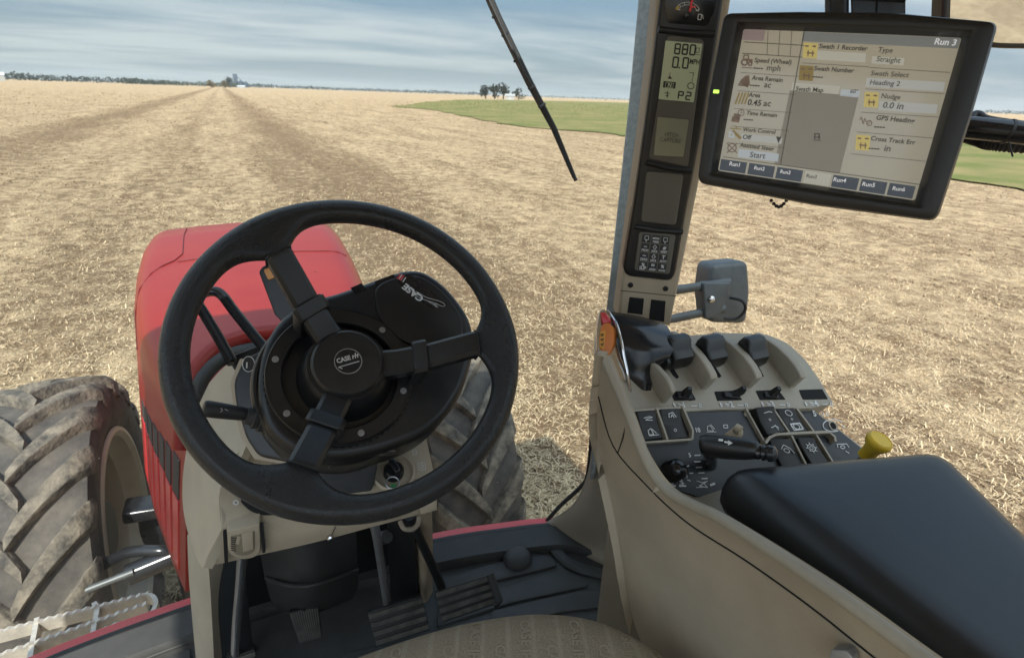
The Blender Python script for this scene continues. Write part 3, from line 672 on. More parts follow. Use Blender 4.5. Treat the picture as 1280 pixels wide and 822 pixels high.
raised([(548, 724), (600, 708), (668, 690), (688, 694), (697, 706), (622, 724), (548, 748)]); raised([(548, 757), (640, 730), (696, 714), (734, 724), (736, 731), (640, 752), (546, 782)])
raised([(615, 762), (725, 737), (790, 738), (800, 752), (700, 764), (610, 786)]); raised([(560, 806), (680, 776), (800, 760), (820, 790), (700, 800), (560, 830)])
raised([(430, 815), (535, 794), (545, 812), (440, 850)]); raised([(110, 828), (236, 787), (238, 801), (120, 846)]); raised([(150, 842), (238, 809), (240, 840), (170, 880)])
ribbon([(p.x, p.y) for p in smooth_loop([Vector((*FP(x, y), 0)) for x, y in [(688, 682), (712, 706), (748, 718), (800, 724)]], 5, False)], .016, .012)
mb = MB(); c_ = PZ(647, 702, FZ); mb.lathe([(.0, .03), (.02, .028), (.032, .022), (.037, .012), (.037, -.004), (0, -.004)], c_, (0, 0, 1), 28); mb.build('round_plug', M['mat_'], fm)
# red sill and black seal outside the mat
def outset(path, d):
    o_ = []; n = len(path)
    for i, (x, y) in enumerate(path):
        a, b = path[max(i-1, 0)], path[min(i+1, n-1)]; tx, ty = b[0]-a[0], b[1]-a[1]; l = math.hypot(tx, ty); o_.append((x-ty/l*d, y+tx/l*d))
    return o_
mb = MB(); a, b = outset(ed, .026), outset(ed, .055)
rs = [[Vector((p[0], p[1], FZ-.10)), Vector((p[0], p[1], FZ+.008)), Vector((q[0], q[1], FZ+.004)), Vector((q[0], q[1], FZ-.10))] for p, q in zip(a, b)]
mb.rings(rs); mb.build('door_sill', M['redsill'], cab)
mb = MB(); a, b = outset(ed, .001), outset(ed, .0255)
rs = [[Vector((p[0], p[1], FZ-.06)), Vector((p[0], p[1], FZ+.016)), Vector((q[0], q[1], FZ+.012)), Vector((q[0], q[1], FZ-.06))] for p, q in zip(a, b)]
mb.rings(rs); mb.build('sill_seal', M['rubber'], cab)
# corner post: grey frame outside, tan trim inside
pp = PL3((800, 0, 1.02), (757, 390, 1.20), (830, 0, 1.0))
mb = MB(); plate(mb, [(803, -60), (836, -60), (830, 0), (812, 120), (795, 260), (782, 390), (768, 480), (752, 560), (741, 600), (736, 600), (742, 540), (752, 450), (757, 390), (771, 260), (786, 120), (797, 0)], pp, .05, .006); mb.build('corner_post', M['galv'], cab)
tpl = pp.off(.03)
mb = MB(); plate(mb, [(822, -60), (850, -60), (840, 0), (822, 120), (808, 260), (800, 390), (790, 480), (772, 560), (760, 600), (752, 595), (752, 540), (764, 450), (770, 390), (784, 260), (803, 120), (816, 0)], tpl, .03, .008); mb.build('post_trim', M['tan'], cab)
mb = MB(); sheet(mb, [[(748, 470, 1.22), (766, 480, 1.17), (800, 490, 1.15)], [(742, 540, 1.30), (760, 545, 1.22), (800, 550, 1.18)], [(733, 596, 1.42), (757, 598, 1.30), (850, 600, 1.24)], [(714, 632, 1.51), (748, 640, 1.38), (850, 650, 1.29)], [(679, 656, 1.585), (735, 676, 1.47), (850, 690, 1.33)], [(690, 672, 1.565), (735, 700, 1.475), (850, 730, 1.37)], [(716, 702, 1.52), (745, 714, 1.478), (850, 745, 1.40)]], .012, 6)
mb.build('post_base', M['tanlt'], cab)
mb = MB(); gp = Plane(PD(700, 640, 1.56), (-.35, -1, .2)); mb.tube(smooth_loop([PD(740, 545, 1.36), PD(735, 592, 1.44), PD(726, 608, 1.5), PD(700, 632, 1.56), PD(680, 655, 1.60)], 6, False), .006, 8); mb.build('glass_seal', M['rubber'], cab)
# roof with visor, and its tan headlining
mb = MB(); mb.box((0, .065, 3.13), (1.75, 1.63, .14), bev=.05); mb.build('roof', M['red'], cab)
mb = MB(); mb.box((0, .06, 3.045), (1.6, 1.5, .02), bev=.006); mb.build('headlining', M['headlining'], cab)
for sx_, la in ((-1, 'left'), (1, 'right')):
    mb = MB(); mb.tube([(sx_*.83, -.70, 1.55), (sx_*.83, -.72, 3.08)], .045, 10); mb.build('rear_post', M['galv'], cab)
mb = MB(); mb.tube([(-.93, 1.02, 1.56), (-.80, .82, 3.08)], .03, 10); mb.build('corner_post', M['galv'], cab)
mb = MB(); mb.box((0, -.74, 1.80), (1.66, .03, .62), bev=.008); mb.build('rear_panel', M['tandk'], cab)
mb = MB(); mb.box((.86, -.1, 1.80), (.03, 1.25, .56), bev=.008); mb.build('side_wall_panel', M['tandk'], cab)
# front glass
gl = bpy.data.materials.new('clear cab glass'); gl.use_nodes = True; nt = gl.node_tree; nt.nodes.remove(nt.nodes['Principled BSDF'])
tr_ = nt.nodes.new('ShaderNodeBsdfTransparent'); tr_.inputs[0].default_value = (.965, .975, .97, 1); gy = nt.nodes.new('ShaderNodeBsdfGlossy'); gy.inputs['Roughness'].default_value = .02
lw = nt.nodes.new('ShaderNodeFresnel'); lw.inputs['IOR'].default_value = 1.2
df = nt.nodes.new('ShaderNodeBsdfDiffuse'); df.inputs[0].default_value = (.75, .72, .66, 1)
vo = nt.nodes.new('ShaderNodeTexVoronoi'); vo.inputs['Scale'].default_value = 16; tcx = nt.nodes.new('ShaderNodeTexCoord'); nt.links.new(tcx.outputs['Object'], vo.inputs['Vector'])
cp_ = nt.nodes.new('ShaderNodeMath'); cp_.operation = 'LESS_THAN'; cp_.inputs[1].default_value = .022; nt.links.new(vo.outputs['Distance'], cp_.inputs[0])
m1 = nt.nodes.new('ShaderNodeMixShader'); m2 = nt.nodes.new('ShaderNodeMixShader')
nt.links.new(lw.outputs[0], m1.inputs[0]); nt.links.new(tr_.outputs[0], m1.inputs[1]); nt.links.new(gy.outputs[0], m1.inputs[2])
ds = nt.nodes.new('ShaderNodeMath'); ds.operation = 'MULTIPLY'; ds.inputs[1].default_value = .55; nt.links.new(cp_.outputs[0], ds.inputs[0]); nf = nt.nodes.new('ShaderNodeTexNoise'); nf.inputs['Scale'].default_value = 2.2; nf.inputs['Detail'].default_value = 5; nf.inputs['Distortion'].default_value = .8; nt.links.new(tcx.outputs['Object'], nf.inputs['Vector'])
fm_ = nt.nodes.new('ShaderNodeMapRange'); fm_.inputs[1].default_value = .45; fm_.inputs[2].default_value = .8; fm_.inputs[4].default_value = .018; nt.links.new(nf.outputs['Fac'], fm_.inputs[0])
ad_ = nt.nodes.new('ShaderNodeMath'); ad_.operation = 'ADD'; nt.links.new(ds.outputs[0], ad_.inputs[0]); nt.links.new(fm_.outputs[0], ad_.inputs[1]); nt.links.new(ad_.outputs[0], m2.inputs[0])
nt.links.new(m1.outputs[0], m2.inputs[1]); nt.links.new(df.outputs[0], m2.inputs[2]); nt.links.new(m2.outputs[0], nt.nodes['Material Output'].inputs[0])
mb = MB(); gi = [p for p in outset(ed, .012)]; top = [(x*.93, 0.90-(1.14-y)*.8) for x, y in gi]
rs = [[Vector((p[0], p[1], FZ+.01)), Vector((q[0], q[1], 3.06)), Vector((q[0], q[1]+.004, 3.06)), Vector((p[0], p[1]+.004, FZ+.01))] for p, q in zip(gi, top) if p[0] < .66]
mb.rings(rs, cap=False); mb.build('windscreen', gl, cab, smooth=0)
# wiper
wp = thing('windscreen_wiper', 'black windscreen wiper hanging down across the sky and field', 'wiper', tuple(PD(610, 0, 1.25)))
def wd_(x, y, l=0): 
    return PD(x, y, 1.22+.10*(y/226)+l)
mb = MB(); mb.tube([wd_(x, y, .01) for x, y in [(580, -75), (622, 22), (662, 104), (692, 160), (718, 222)]], [.009, .009, .0085, .007, .005], 8, flat=.6); mb.build('wiper_blade', M['blackmatt'], wp)
mb = MB(); mb.tube([wd_(x, y, -.012) for x, y in [(574, -75), (612, 2), (640, 62), (664, 108)]], [.0042, .0042, .004, .003], 8); mb.build('wiper_arm', M['blackmatt'], wp)
for x, y in [(619, 19), (631, 42), (646, 74), (664, 108), (677, 131)]:
    mb = MB(); mb.tube([wd_(x-3, y+3, -.012), wd_(x+4, y-1, .01)], .003, 6); mb.build('wiper_clip', M['blackmatt'], wp)
mb = MB(); mb.tube([wd_(715, 214, .008), wd_(720, 226, .008)], [.0035, .0045], 8); mb.build('end_cap', M['blackmatt'], wp)
# ================================================================== steering wheel and dash
WC = Vector((.06, .671, 2.354)); WN = Vector((-.009, -.705, .709)).normalized()
WU = Vector((0, 0, 1)).cross(WN).normalized(); WV = WN.cross(WU)      # right, up along the wheel
if WU.dot(cr) < 0: WU = -WU; WV = -WV
def W(a, r, t=0): return WC+WU*(math.cos(R(a))*r)+WV*(math.sin(R(a))*r)+WN*t
HT = -.088                                                             # the hub lies below the rim
HC = WC+WN*HT+WU*-.006
sw = thing('steering_wheel', 'large black three spoke steering wheel with grained rim and round hub badge', 'steering wheel', tuple(HC))
SPK = (117.5, -7.5, -121.5); RM = .1992
mb = MB(); n = 160; rings = []
for i in range(n):
    a = 360*i/n
    near = min(abs((a-s+180) % 360-180) for s in SPK); k = math.exp(-(near/11.5)**2)
    ring = []
    for j in range(18):
        b = 2*math.pi*j/18; rx = .0160*(1+.06*k); rz = .0160
        dr = math.cos(b)*rx; dz = math.sin(b)*rz
        if math.cos(b) < 0: dr = dr-(-math.cos(b))**1.3*(.030*k); dz = dz*(1-.30*k*(-math.cos(b)))
        ring.append(W(a, RM+dr, dz-.006*k*max(0, -math.cos(b))))
    rings.append(ring)
mb.rings(rings, closed=True); mb.build('rim', M['rimleather'], sw, smooth=80)
for s in SPK:
    rad = WU*math.cos(R(s))+WV*math.sin(R(s)); tan_ = WN.cross(rad)
    def sec(r, hw_, up, dn, t): 
        c_ = WC+rad*r+WN*t; c = .005
        return [c_+tan_*x+WN*z for x, z in ((-hw_, -dn), (-hw_, up-c), (-hw_+c, up), (hw_-c, up), (hw_, up-c), (hw_, -dn))]
    mb = MB(); mb.rings([sec(.030, .020, .006, .014, HT+.014), sec(.060, .0185, .008, .014, HT+.020), sec(.10, .0178, .009, .012, HT+.040), sec(.152, .0172, .010, .010, -.008), sec(.158, .0172, .010, .010, -.006)])
    sp_ = mb.build('spoke', M['black'], sw, smooth=30)
    mb = MB(); mb.rings([sec(.080, .0225, .0125, .045, HT+.0300), sec(.082, .0235, .0135, .045, HT+.0308), sec(.096, .0235, .0135, .045, HT+.038), sec(.098, .0225, .0125, .045, HT+.0385)])
    mb.build('collar', M['black'], sp_, smooth=30)
    mb = MB(); mb.rings([sec(.1575, .0185, .0115, .012, -.006), sec(.1595, .0185, .0115, .012, -.0055)]); mb.build('joint_seal', M['blackmatt'], sp_, smooth=30)
mb = MB(); mb.lathe([(.074, -.10), (.070, -.07), (.064, -.03), (.0585, -.012), (.054, .004), (.0525, .006), (.0515, .0095), (.0500, .0095), (.0495, .012), (.0480, .012), (.0472, .0155), (.044, .0185), (.030, .0205), (.0185, .0210), (.0178, .0205), (0, .0205)], HC+WN*.012, WN, 64); hb = mb.build('hub', M['black'], sw, smooth=35)
bp_ = Plane(HC+WN*.0332, WN)
mb = MB(); mb.lathe([(.0170, 0), (.0170, .0008), (0, .0008)], HC+WN*.0330, WN, 40); mb.build('badge', M['gloss'], hb)
mb = MB(); mb.lathe([(.0182, 0), (.0182, .0011), (.0170, .0011), (.0170, 0)], HC+WN*.0330, WN, 40); mb.build('badge_ring', M['steel'], hb)
def hubpx(): 
    d = HC+WN*.0345-C; z = d.dot(cf); return 640+FPX*d.dot(cr)/z, 411-FPX*d.dot(cu)/z
hx, hy = hubpx()
bpl = Plane(HC+WN*.0340, WN); mb = MB()
text(mb, 'CASE', (hx-13.5, hy+3.2), (hx+3.6, hy-1.6), bpl, 1.15, bold=.03)
for dx in (6.0, 9.2, 12.0): stroke(mb, [(hx+dx, hy-2.2-dx*.28+1.2), (hx+dx-.4, hy-8.0-dx*.28+1.0+(2 if dx != 9.2 else 0))], bpl, .0013)
stroke(mb, [(hx+5.4, hy-5.5), (hx+12.6, hy-7.6)], bpl, .0012)
stroke(mb, [(hx-12, hy+8.0), (hx+13.5, hy+.6)], bpl, .0012); stroke(mb, [(hx-7.5, hy+9.8), (hx-12, hy+8.0)], bpl, .001)
mb.build('badge_lettering', mat('badge silver', (.55, .55, .54), .4, metal=.3), hb, smooth=0)
# toothed ring clamped under the spokes (assisted steering)
RC = WC+WN*-.106+WU*-.012
mb = MB(); mb.lathe([(.086, -.010), (.0985, -.010), (.0998, -.008), (.0998, .004), (.0985, .006), (.098, .0048), (.0800, .0048), (.0793, .006), (.078, .005), (.078, -.010)], RC, WN, 96)
rg_ = mb.build('drive_ring', M['black'], sw, smooth=30)
for a in (93, 40, -27, -83, 157, 209):
    mb = MB(); c_ = RC+(WU*math.cos(R(a))+WV*math.sin(R(a)))*.089+WN*.0049; mb.lathe([(0, 0), (.0046, 0), (.0046, .0018), (.0030, .0020), (.0028, .0009), (0, .0009)], c_, WN, 14); mb.build('ring_screw', M['steel'], rg_)
mb = MB()
for k in range(66):
    a = 2*math.pi*k/66; x = (WU*math.cos(a)+WV*math.sin(a)); y = WN.cross(x); c_ = RC+x*.0985+WN*-.016
    mb.box(c_, (.007, .005, .010), Matrix((x, y, WN)).transposed())
mb.build('ring_teeth', M['gloss'], rg_, smooth=0)
# ---- dash
dash = thing('dash_console', 'tan and black dash console under the steering wheel with shroud and key switch', 'dash', (.02, .95, 1.55))
# big black shroud
podn = Vector((.02, -.70, .72)); pod = Plane(WC+WN*-.120, podn)
podpx = [tuple(p) for p in smooth_loop([(322, 470), (330, 432), (350, 398), (384, 374), (420, 364), (455, 352), (492, 339), (512, 335), (532, 338), (556, 354), (577, 378), (590, 402), (594, 432), (588, 462), (578, 490), (562, 515), (540, 536), (512, 552), (470, 566), (420, 574), (372, 566), (338, 540), (324, 506)], 6)]
mb = MB(); plate(mb, podpx, pod, .085, .014, 5); sh = mb.build('shroud', M['black'], dash, smooth=50)
# sunken lens facing the windscreen side and the raised plinth with the decal
mb = MB(); plate(mb, smooth_loop([(470, 360), (500, 345), (528, 346), (556, 366), (575, 392), (580, 412), (572, 428), (550, 436), (520, 432), (495, 420), (474, 396)], 6), pod.off(.004), .012, .0038, 4); mb.build('raised_plinth', M['black'], sh, smooth=50)
for a, b, c_, d_ in [((468, 352), (492, 343), (498, 352), (474, 361)), ((438, 360), (452, 354), (458, 362), (444, 368))]:
    mb = MB(); patch(mb, [a, b, c_, d_], pod, .0008); mb.build('shroud_clip', M['gloss'], sh, smooth=0)
dpl = pod.off(.0042)
mb = MB(); patch(mb, rnd([(500, 345), (512, 343), (560, 381), (538, 385), (497, 353)], 2), dpl, .0004); mb.build('decal', M['gloss'], sh, smooth=0)
mb = MB()
# the decal reads upside down from the seat
text(mb, 'CASE', (530, 372.5), (507, 354.5), dpl, 1.0, lift=.0012, bold=.04)
for dx, dy in ((0, 0), (-3.0, -2.4), (-6, -4.8)): stroke(mb, [(503.5+dx*.8, 353+dy*.8-.5), (507+dx*.8, 347.3+dy*.8)], dpl, .0016, lift=.0012)
mb.build('decal_lettering', M['white'], sh, smooth=0)
mb = MB(); stroke(mb, [(500, 350), (504, 345)], dpl, .0035, lift=.0013); stroke(mb, [(496.8, 348.5), (500, 344)], dpl, .003, lift=.0013); mb.build('decal_emblem', mat('decal red', (.5, .05, .06), .5), sh, smooth=0)
mb = MB(); stroke(mb, [tuple(p) for p in smooth_loop([(517, 366), (521, 365), (533, 372), (550, 377), (556, 381), (553, 383), (543, 379), (528, 374), (519, 369)], 4)], dpl, .0006, lift=.0012, closed=True)
text(mb, 'Magnum', (548, 383.5), (536, 376.5), dpl, .9, lift=.0012, shear=.2, bold=0); mb.build('decal_script', M['white'], sh, smooth=0)
# round dish round the column
DC = WC+WN*-.150+WU*-.012
mb = MB(); mb.lathe([(.121, -.05), (.121, .008), (.1195, .016), (.116, .020), (.112, .020), (.107, .015), (.102, .004), (.097, -.004), (.094, -.012)], DC+WU*.001, WN, 96); mb.build('round_dish', M['black'], sh, smooth=40)
mb = MB(); mb.lathe([(.0965, -.024), (.0965, -.010), (0, -.010), (0, -.024)], DC+WU*-.004, WN, 60); mb.build('dish_floor', M['blackmatt'], sh)
mb = MB(); mb.lathe([(.072, -.010), (.070, .002), (.066, .002), (.064, .014), (.060, .014), (.058, .026), (.054, .026), (.052, .06)], DC+WU*.004, WN, 48); mb.build('column_boot', M['rubber'], sh, smooth=30)
# indicator side box on the left of the shroud
bx = PL3((300, 470, .86), (330, 560, .83), (420, 470, .865))
mb = MB(); plate(mb, rnd([(291, 476), (303, 449), (352, 424), (430, 430), (420, 585), (372, 580), (322, 570), (306, 546), (293, 500)], 8), bx, .10, .008, 4); mb.build('side_box', M['black'], dash)
mb = MB(); plate(mb, rnd([(287, 478), (300, 447), (306, 449), (296, 478), (298, 502), (310, 545), (324, 566), (372, 577), (370, 582), (318, 574), (301, 548), (290, 504)], 3), bx.off(-.004), .09, .003); mb.build('side_box_trim', M['tan'], dash)
mb = MB(); patch(mb, ring_px(311, 455, 7, 9, 24), bx, .0007); mb.build('round_icon', M['gloss'], dash, smooth=0)
mb = MB(); stroke(mb, ring_px(311, 455, 7.5, 9.5, 24), bx, .0009, .0012, True); text_h(mb, '1', (308, 460), 7, bx, -.1, .0013); mb.build('round_icon_mark', M['white'], dash, smooth=0)
# tan cheek and front panels
mb = MB(); sheet(mb, [[(262, 478, 1.05), (285, 455, 1.0), (318, 448, .94)], [(243, 520, 1.04), (272, 512, .95), (320, 515, .885)], [(231, 575, 1.02), (256, 578, .90), (300, 575, .845)], [(228, 622, .985), (252, 620, .88), (276, 618, .818)], [(234, 662, .955), (255, 662, .86), (277, 660, .803)], [(246, 698, .90), (249, 704, .86), (254, 709, .82)]], .012, 6); mb.build('side_cheek', M['tanlt'], dash)
mb = MB(); sheet(mb, [[(300, 560, .862), (350, 560, .90), (410, 555, .93), (470, 545, .95), (530, 535, .955)], [(275, 612, .819), (340, 622, .845), (405, 612, .868), (470, 592, .90), (541, 585, .93)], [(277, 661, .802), (340, 650, .822), (405, 638, .842), (470, 622, .872), (546, 604, .905)]], .012, 6); fp_ = mb.build('front_panel', M['tan'], dash)
mb = MB(); sheet(mb, [[(277, 661, .802), (340, 650, .822), (405, 638, .842), (470, 622, .872), (546, 604, .905)], [(262, 690, .812), (330, 676, .832), (400, 662, .853), (470, 646, .882), (546, 622, .915)], [(254, 709, .822), (320, 694, .845), (395, 677, .868), (470, 657, .895), (546, 637, .93)]], .03, 6); mb.build('lower_panel', M['tan'], dash)
# details of the front panel
p1 = PL3((275, 612, .818), (405, 612, .867), (277, 661, .801))
mb = MB(); stroke(mb, ring_px(295, 628, 3, 2.6, 16), p1, .0014, .004, True); mb.build('screw_ring', M['white'], dash, smooth=0)
mb = MB(); plate(mb, smooth_loop([(301, 624), (322, 622), (360, 630), (352, 641), (330, 643), (312, 637)], 5), p1.off(.0055), .02, .001); mb.build('dark_recess', M['void'], dash)
p0 = PL3((256, 578, .90), (252, 620, .88), (300, 575, .845))
mb = MB(); plate(mb, ring_px(266, 623, 2.0, 5.5, 18), p0.off(.004), .006, .0005); mb.build('dark_slot', M['void'], dash)
p2 = PL3((277, 661, .802), (405, 638, .842), (320, 694, .845))
mb = MB(); plate(mb, rnd([(283, 664), (325, 655), (326, 690), (318, 697), (300, 700), (285, 690)], [2, 3, 8, 8, 8, 4]), p2.off(.012), .03, .003); lt = mb.build('latch', M['tan'], dash)
mb = MB(); plate(mb, rnd([(288, 670), (318, 664), (319, 688), (310, 694), (296, 694), (289, 686)], [2, 2, 6, 6, 6, 3]), p2.off(.013), .004, .0005); mb.build('latch_recess', M['tandk'], lt)
mb = MB()
for k in range(7): stroke(mb, [(289, 671+k*2.6), (295, 672+k*2.6)], p2.off(.013), .001, .001)
mb.build('latch_rib', M['void'], lt, smooth=0)
mb = MB(); plate(mb, [(297, 670), (301, 671), (299, 680), (294, 680)], p2.off(.0135), .003, .0005); plate(mb, [(302, 668), (316, 665), (317, 686), (304, 690)], p2.off(.016), .004, .001); mb.build('latch_tongue', M['tan'], lt)
for a, b in [((327, 655), (330, 688)), ((281, 664), (283, 704))]:
    mb = MB(); stroke(mb, [a, b], p2.off(.009), .004, .003, th=.006); mb.build('panel_gap', M['void'], dash, smooth=0)
p3 = PL3((405, 638, .841), (470, 622, .871), (395, 677, .867))
mb = MB(); c_ = p3.at(412, 668, .006); mb.lathe([(0, -.006), (.005, -.006), (.005, .002), (.003, .004), (0, .004)], c_, p3.n, 14); mb.build('panel_screw', M['chrome'], dash)
mb = MB(); stroke(mb, [(419, 656), (414, 667)], p3.off(.004), .0014, .003); mb.build('panel_gap', M['void'], dash, smooth=0)
# key switch
pk = PL3((470, 592, .896), (541, 585, .924), (470, 545, .942))
mb = MB(); kc = pk.at(492, 590); mb.lathe([(.034, -.004), (.034, .002), (.031, .005), (.026, -.006), (.022, -.010), (.0, -.010), (0, -.012), (.034, -.012)], kc, pk.n, 40); ks = mb.build('key_recess', M['tan'], dash)
mb = MB(); mb.lathe([(.016, -.012), (.016, .008), (.013, .012), (.006, .012), (0, .011)], kc, pk.n, 28); mb.box(kc+pk.n*.016, (.010, .026, .016), Matrix((pk.u, pk.v, pk.n)).transposed() @ Matrix.Rotation(R(35), 3, 'Z'), .003); mb.build('key_barrel', M['gloss'], ks)
mb = MB(); rc = pk.at(490, 608, .012); mb.rings([[rc+pk.u*math.cos(a)*r_+pk.v*math.sin(a)*r_+pk.n*z_ for r_, z_ in ((.010, 0), (.0112, .0012), (.010, .0024), (.0088, .0012))] for a in [2*math.pi*k/24 for k in range(24)]], closed=True); mb.build('key_ring', M['steel'], ks)
mb = MB(); plate(mb, rnd([(488, 604), (496, 604), (497, 612), (489, 613)], 2), pk.off(.012), .002, .0005); mb.build('key_tag', mat('green key tag', (.05, .22, .08), .5), ks)
mb = MB(); stroke(mb, rnd([(515, 563), (520, 562), (521, 568), (516, 569)], 2), pk.off(.004), .0009, .0015, True); stroke(mb, [(517, 564), (519, 567)], pk.off(.004), .0008, .0015)
stroke(mb, rnd([(522, 579), (531, 578), (532, 587), (523, 588)], 2), pk.off(.004), .0009, .0015, True); stroke(mb, ring_px(527, 583, 2.2, 2.2, 12), pk.off(.004), .0009, .0015, True); stroke(mb, [(473, 575), (476, 572)], pk.off(.004), .0012, .0015); mb.build('key_marking', M['white'], ks, smooth=0)
mb = MB(); P = [PD(500, 651, .90), PD(505, 660, .895), PD(515, 661, .90), PD(522, 655, .905), PD(524, 645, .91)]; mb.tube(smooth_loop(P, 6, False), .004, 8); mb.build('cable_guide', M['tandk'], dash)
mb = MB(); plate(mb, rnd([(524, 632), (546, 624), (546, 636), (526, 644)], 3), PL3((524, 632, .905), (546, 624, .91), (524, 644, .91)), .03, .003); mb.build('end_block', M['tan'], dash)
# steering sensor bracket under the ring
ps = Plane(RC+WN*-.028, WN)
mb = MB(); plate(mb, rnd([(407, 565), (414, 558), (447, 554), (468, 548), (471, 541), (476, 549), (494, 553), (495, 566), (467, 568), (440, 576), (417, 579), (410, 584)], 2), ps, .012, .002); br = mb.build('sensor_bracket', M['gloss'], dash)
mb = MB(); stroke(mb, [(409, 566), (415, 560), (447, 556), (468, 550)], ps, .0008, .0006); stroke(mb, [(417, 577.5), (440, 574), (466, 566), (494, 563)], ps, .0008, .0006); mb.build('bracket_edge', M['steel'], br, smooth=0)
mb = MB(); c_ = ps.at(420, 566); mb.lathe([(0, 0), (.0035, 0), (.0035, .002), (0, .002)], c_, WN, 12); mb.build('bracket_screw', M['chrome'], br)
mb = MB(); plate(mb, rnd([(383, 585), (470, 566), (474, 572), (466, 612), (450, 625), (400, 628), (378, 612)], 8), PL3((383, 585, .85), (470, 566, .88), (440, 625, .87)), .10, .006); mb.build('column_cover', M['blackmatt'], dash)
mb = MB(); stroke(mb, ring_px(418, 598, 6, 2.2, 16), PL3((383, 585, .85), (470, 566, .88), (440, 625, .87)), .001, .001, True); mb.build('cover_mark', M['black'], dash, smooth=0)
mb = MB(); P = smooth_loop([PD(384, 586, .846), PD(420, 577, .858), PD(470, 567, .876)], 4, False); mb.tube(P, .003, 6); mb.build('cover_joint', M['black'], dash)
# legs of the pedestal and the dark footwell
pL = PL3((240, 690, .95), (262, 820, 1.16), (230, 700, .98))
def leg(pts_top, pts_bot): pass
mb = MB(); sheet(mb, [[(234, 668, 1.0), (244, 672, .955), (258, 680, .93)], [(236, 720, 1.045), (248, 722, 1.0), (262, 725, .985)], [(240, 770, 1.10), (251, 772, 1.06), (265, 774, 1.05)], [(246, 835, 1.165), (256, 836, 1.14), (268, 838, 1.13)]], .03, 5); mb.build('pedestal_leg', M['tanlt'], dash)
mb = MB(); sheet(mb, [[(512, 640, 1.02), (528, 640, 1.0), (540, 640, 1.03)], [(516, 680, 1.12), (530, 680, 1.10), (541, 680, 1.13)], [(520, 715, 1.19), (532, 715, 1.175), (541, 714, 1.20)], [(524, 752, 1.27), (533, 752, 1.26), (541, 738, 1.28)]], .03, 5); mb.build('pedestal_leg', M['tan'], dash)
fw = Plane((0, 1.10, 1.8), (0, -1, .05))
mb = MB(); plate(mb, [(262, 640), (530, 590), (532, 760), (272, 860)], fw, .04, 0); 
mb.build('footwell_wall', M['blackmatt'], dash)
mb = MB(); plate(mb, rnd([(258, 700), (305, 690), (308, 730), (318, 822), (322, 850), (268, 850)], 4), PL3((258, 700, .98), (306, 690, 1.02), (268, 850, 1.17)), .03, .003); mb.build('inner_side_panel', M['panel'], dash)
mb = MB(); plate(mb, rnd([(484, 650), (515, 645), (524, 748), (502, 770), (488, 750)], 3), PL3((484, 650, 1.03), (515, 645, 1.02), (524, 748, 1.25)), .02, .002); mb.build('inner_side_panel', M['blackmatt'], dash)
mb = MB(); sheet(mb, [[(325, 690, 1.02), (385, 680, .98), (445, 660, 1.05)], [(332, 725, 1.06), (390, 722, 1.01), (447, 705, 1.09)], [(340, 752, 1.12), (392, 750, 1.07), (448, 730, 1.15)], [(352, 764, 1.18), (396, 765, 1.16), (440, 748, 1.2)]], .03, 6); mb.build('column_boot', M['rubber'], dash)
mb = MB(); mb.tube(smooth_loop([PD(333, 722, 1.05), PD(362, 731, 1.02), PD(395, 730, 1.003), (PD(447, 712, 1.085))], 6, False), .004, 8); mb.build('boot_seam', M['rubber'], dash)
# ---- stalk, shuttle handle, paddle
tk = thing('indicator_stalk', 'short black round ended indicator stalk poking left from the dash', 'stalk', tuple(PD(310, 515, .80)))
a, b = PD(325, 520, .79), PD(254, 510, .75)
mb = MB(); dd = (b-a).normalized(); mb.tube([a+(b-a)*t for t in (.25, .35, .6, .85, .96, 1.0, 1.005)], [.0085, .0095, .0105, .0112, .0112, .0098, .004], 18); mb.build('stalk_grip', M['blackmatt'], tk)
mb = MB(); c0, c1 = PD(350, 527, .80), PD(308, 519, .775); mb.tube([c0.lerp(c1, t) for t in (0, .15, .3, .32, .45, .47, .62, .64, .8, .82, 1)], [.025, .025, .0235, .020, .0215, .018, .019, .0155, .0165, .013, .011], 18); mb.build('rubber_boot', M['rubber'], tk)
mb = MB(); pst = Plane(a.lerp(b, .6)+(C-a).normalized()*.0112, C-a.lerp(b, .6)); stroke(mb, [(273, 512), (277, 510), (278, 513), (275, 515)], pst, .0004, .0008, True); stroke(mb, [(281, 511), (285, 513)], pst, .0005, .0008); stroke(mb, [(267, 510), (268, 514)], pst, .0004, .0008); mb.build('stalk_marking', M['white'], tk, smooth=0)
shh = thing('shuttle_lever', 'black open loop lever handle rising left of the steering wheel before the red hood', 'lever', tuple(PD(300, 440, .98)))
pt = [PD(*p) for p in [(292, 452, .93), (276, 423, .945), (258, 393, .96), (250, 380, .97), (249, 372, .975), (256, 366, .98), (270, 363, .98), (280, 369, .98), (292, 385, .975), (308, 405, .965), (332, 434, .95)]]
pth = smooth_loop(pt, 6, False); mb = MB(); mb.tube(pth, .0105, 12, flat=.62, up=C-pt[3]); mb.build('loop_handle', M['black'], shh)
mb = MB(); mb.tube([p+(C-p).normalized()*.004+Vector((-.004, 0, -.003)) for p in pth], .0065, 8); mb.build('handle_edge', M['gloss'], shh)
mb = MB(); plate(mb, rnd([(284, 446), (340, 424), (346, 450), (292, 462)], 4), PL3((284, 446, .95), (340, 424, .97), (292, 462, .94)), .03, .004); mb.build('lever_base', M['black'], shh)
pdl = thing('range_paddle', 'black paddle lever with an amber tip behind the upper wheel spoke', 'lever', tuple(PD(350, 370, .92)))
ppd = PL3((325, 335, .92), (350, 330, .92), (345, 395, .91))
mb = MB(); plate(mb, rnd([(323, 340), (327, 333), (345, 326), (372, 330), (380, 352), (382, 395), (352, 402), (343, 393)], [3, 4, 6, 6, 4, 2, 2, 2]), ppd, .022, .005); mb.build('paddle', M['black'], pdl)
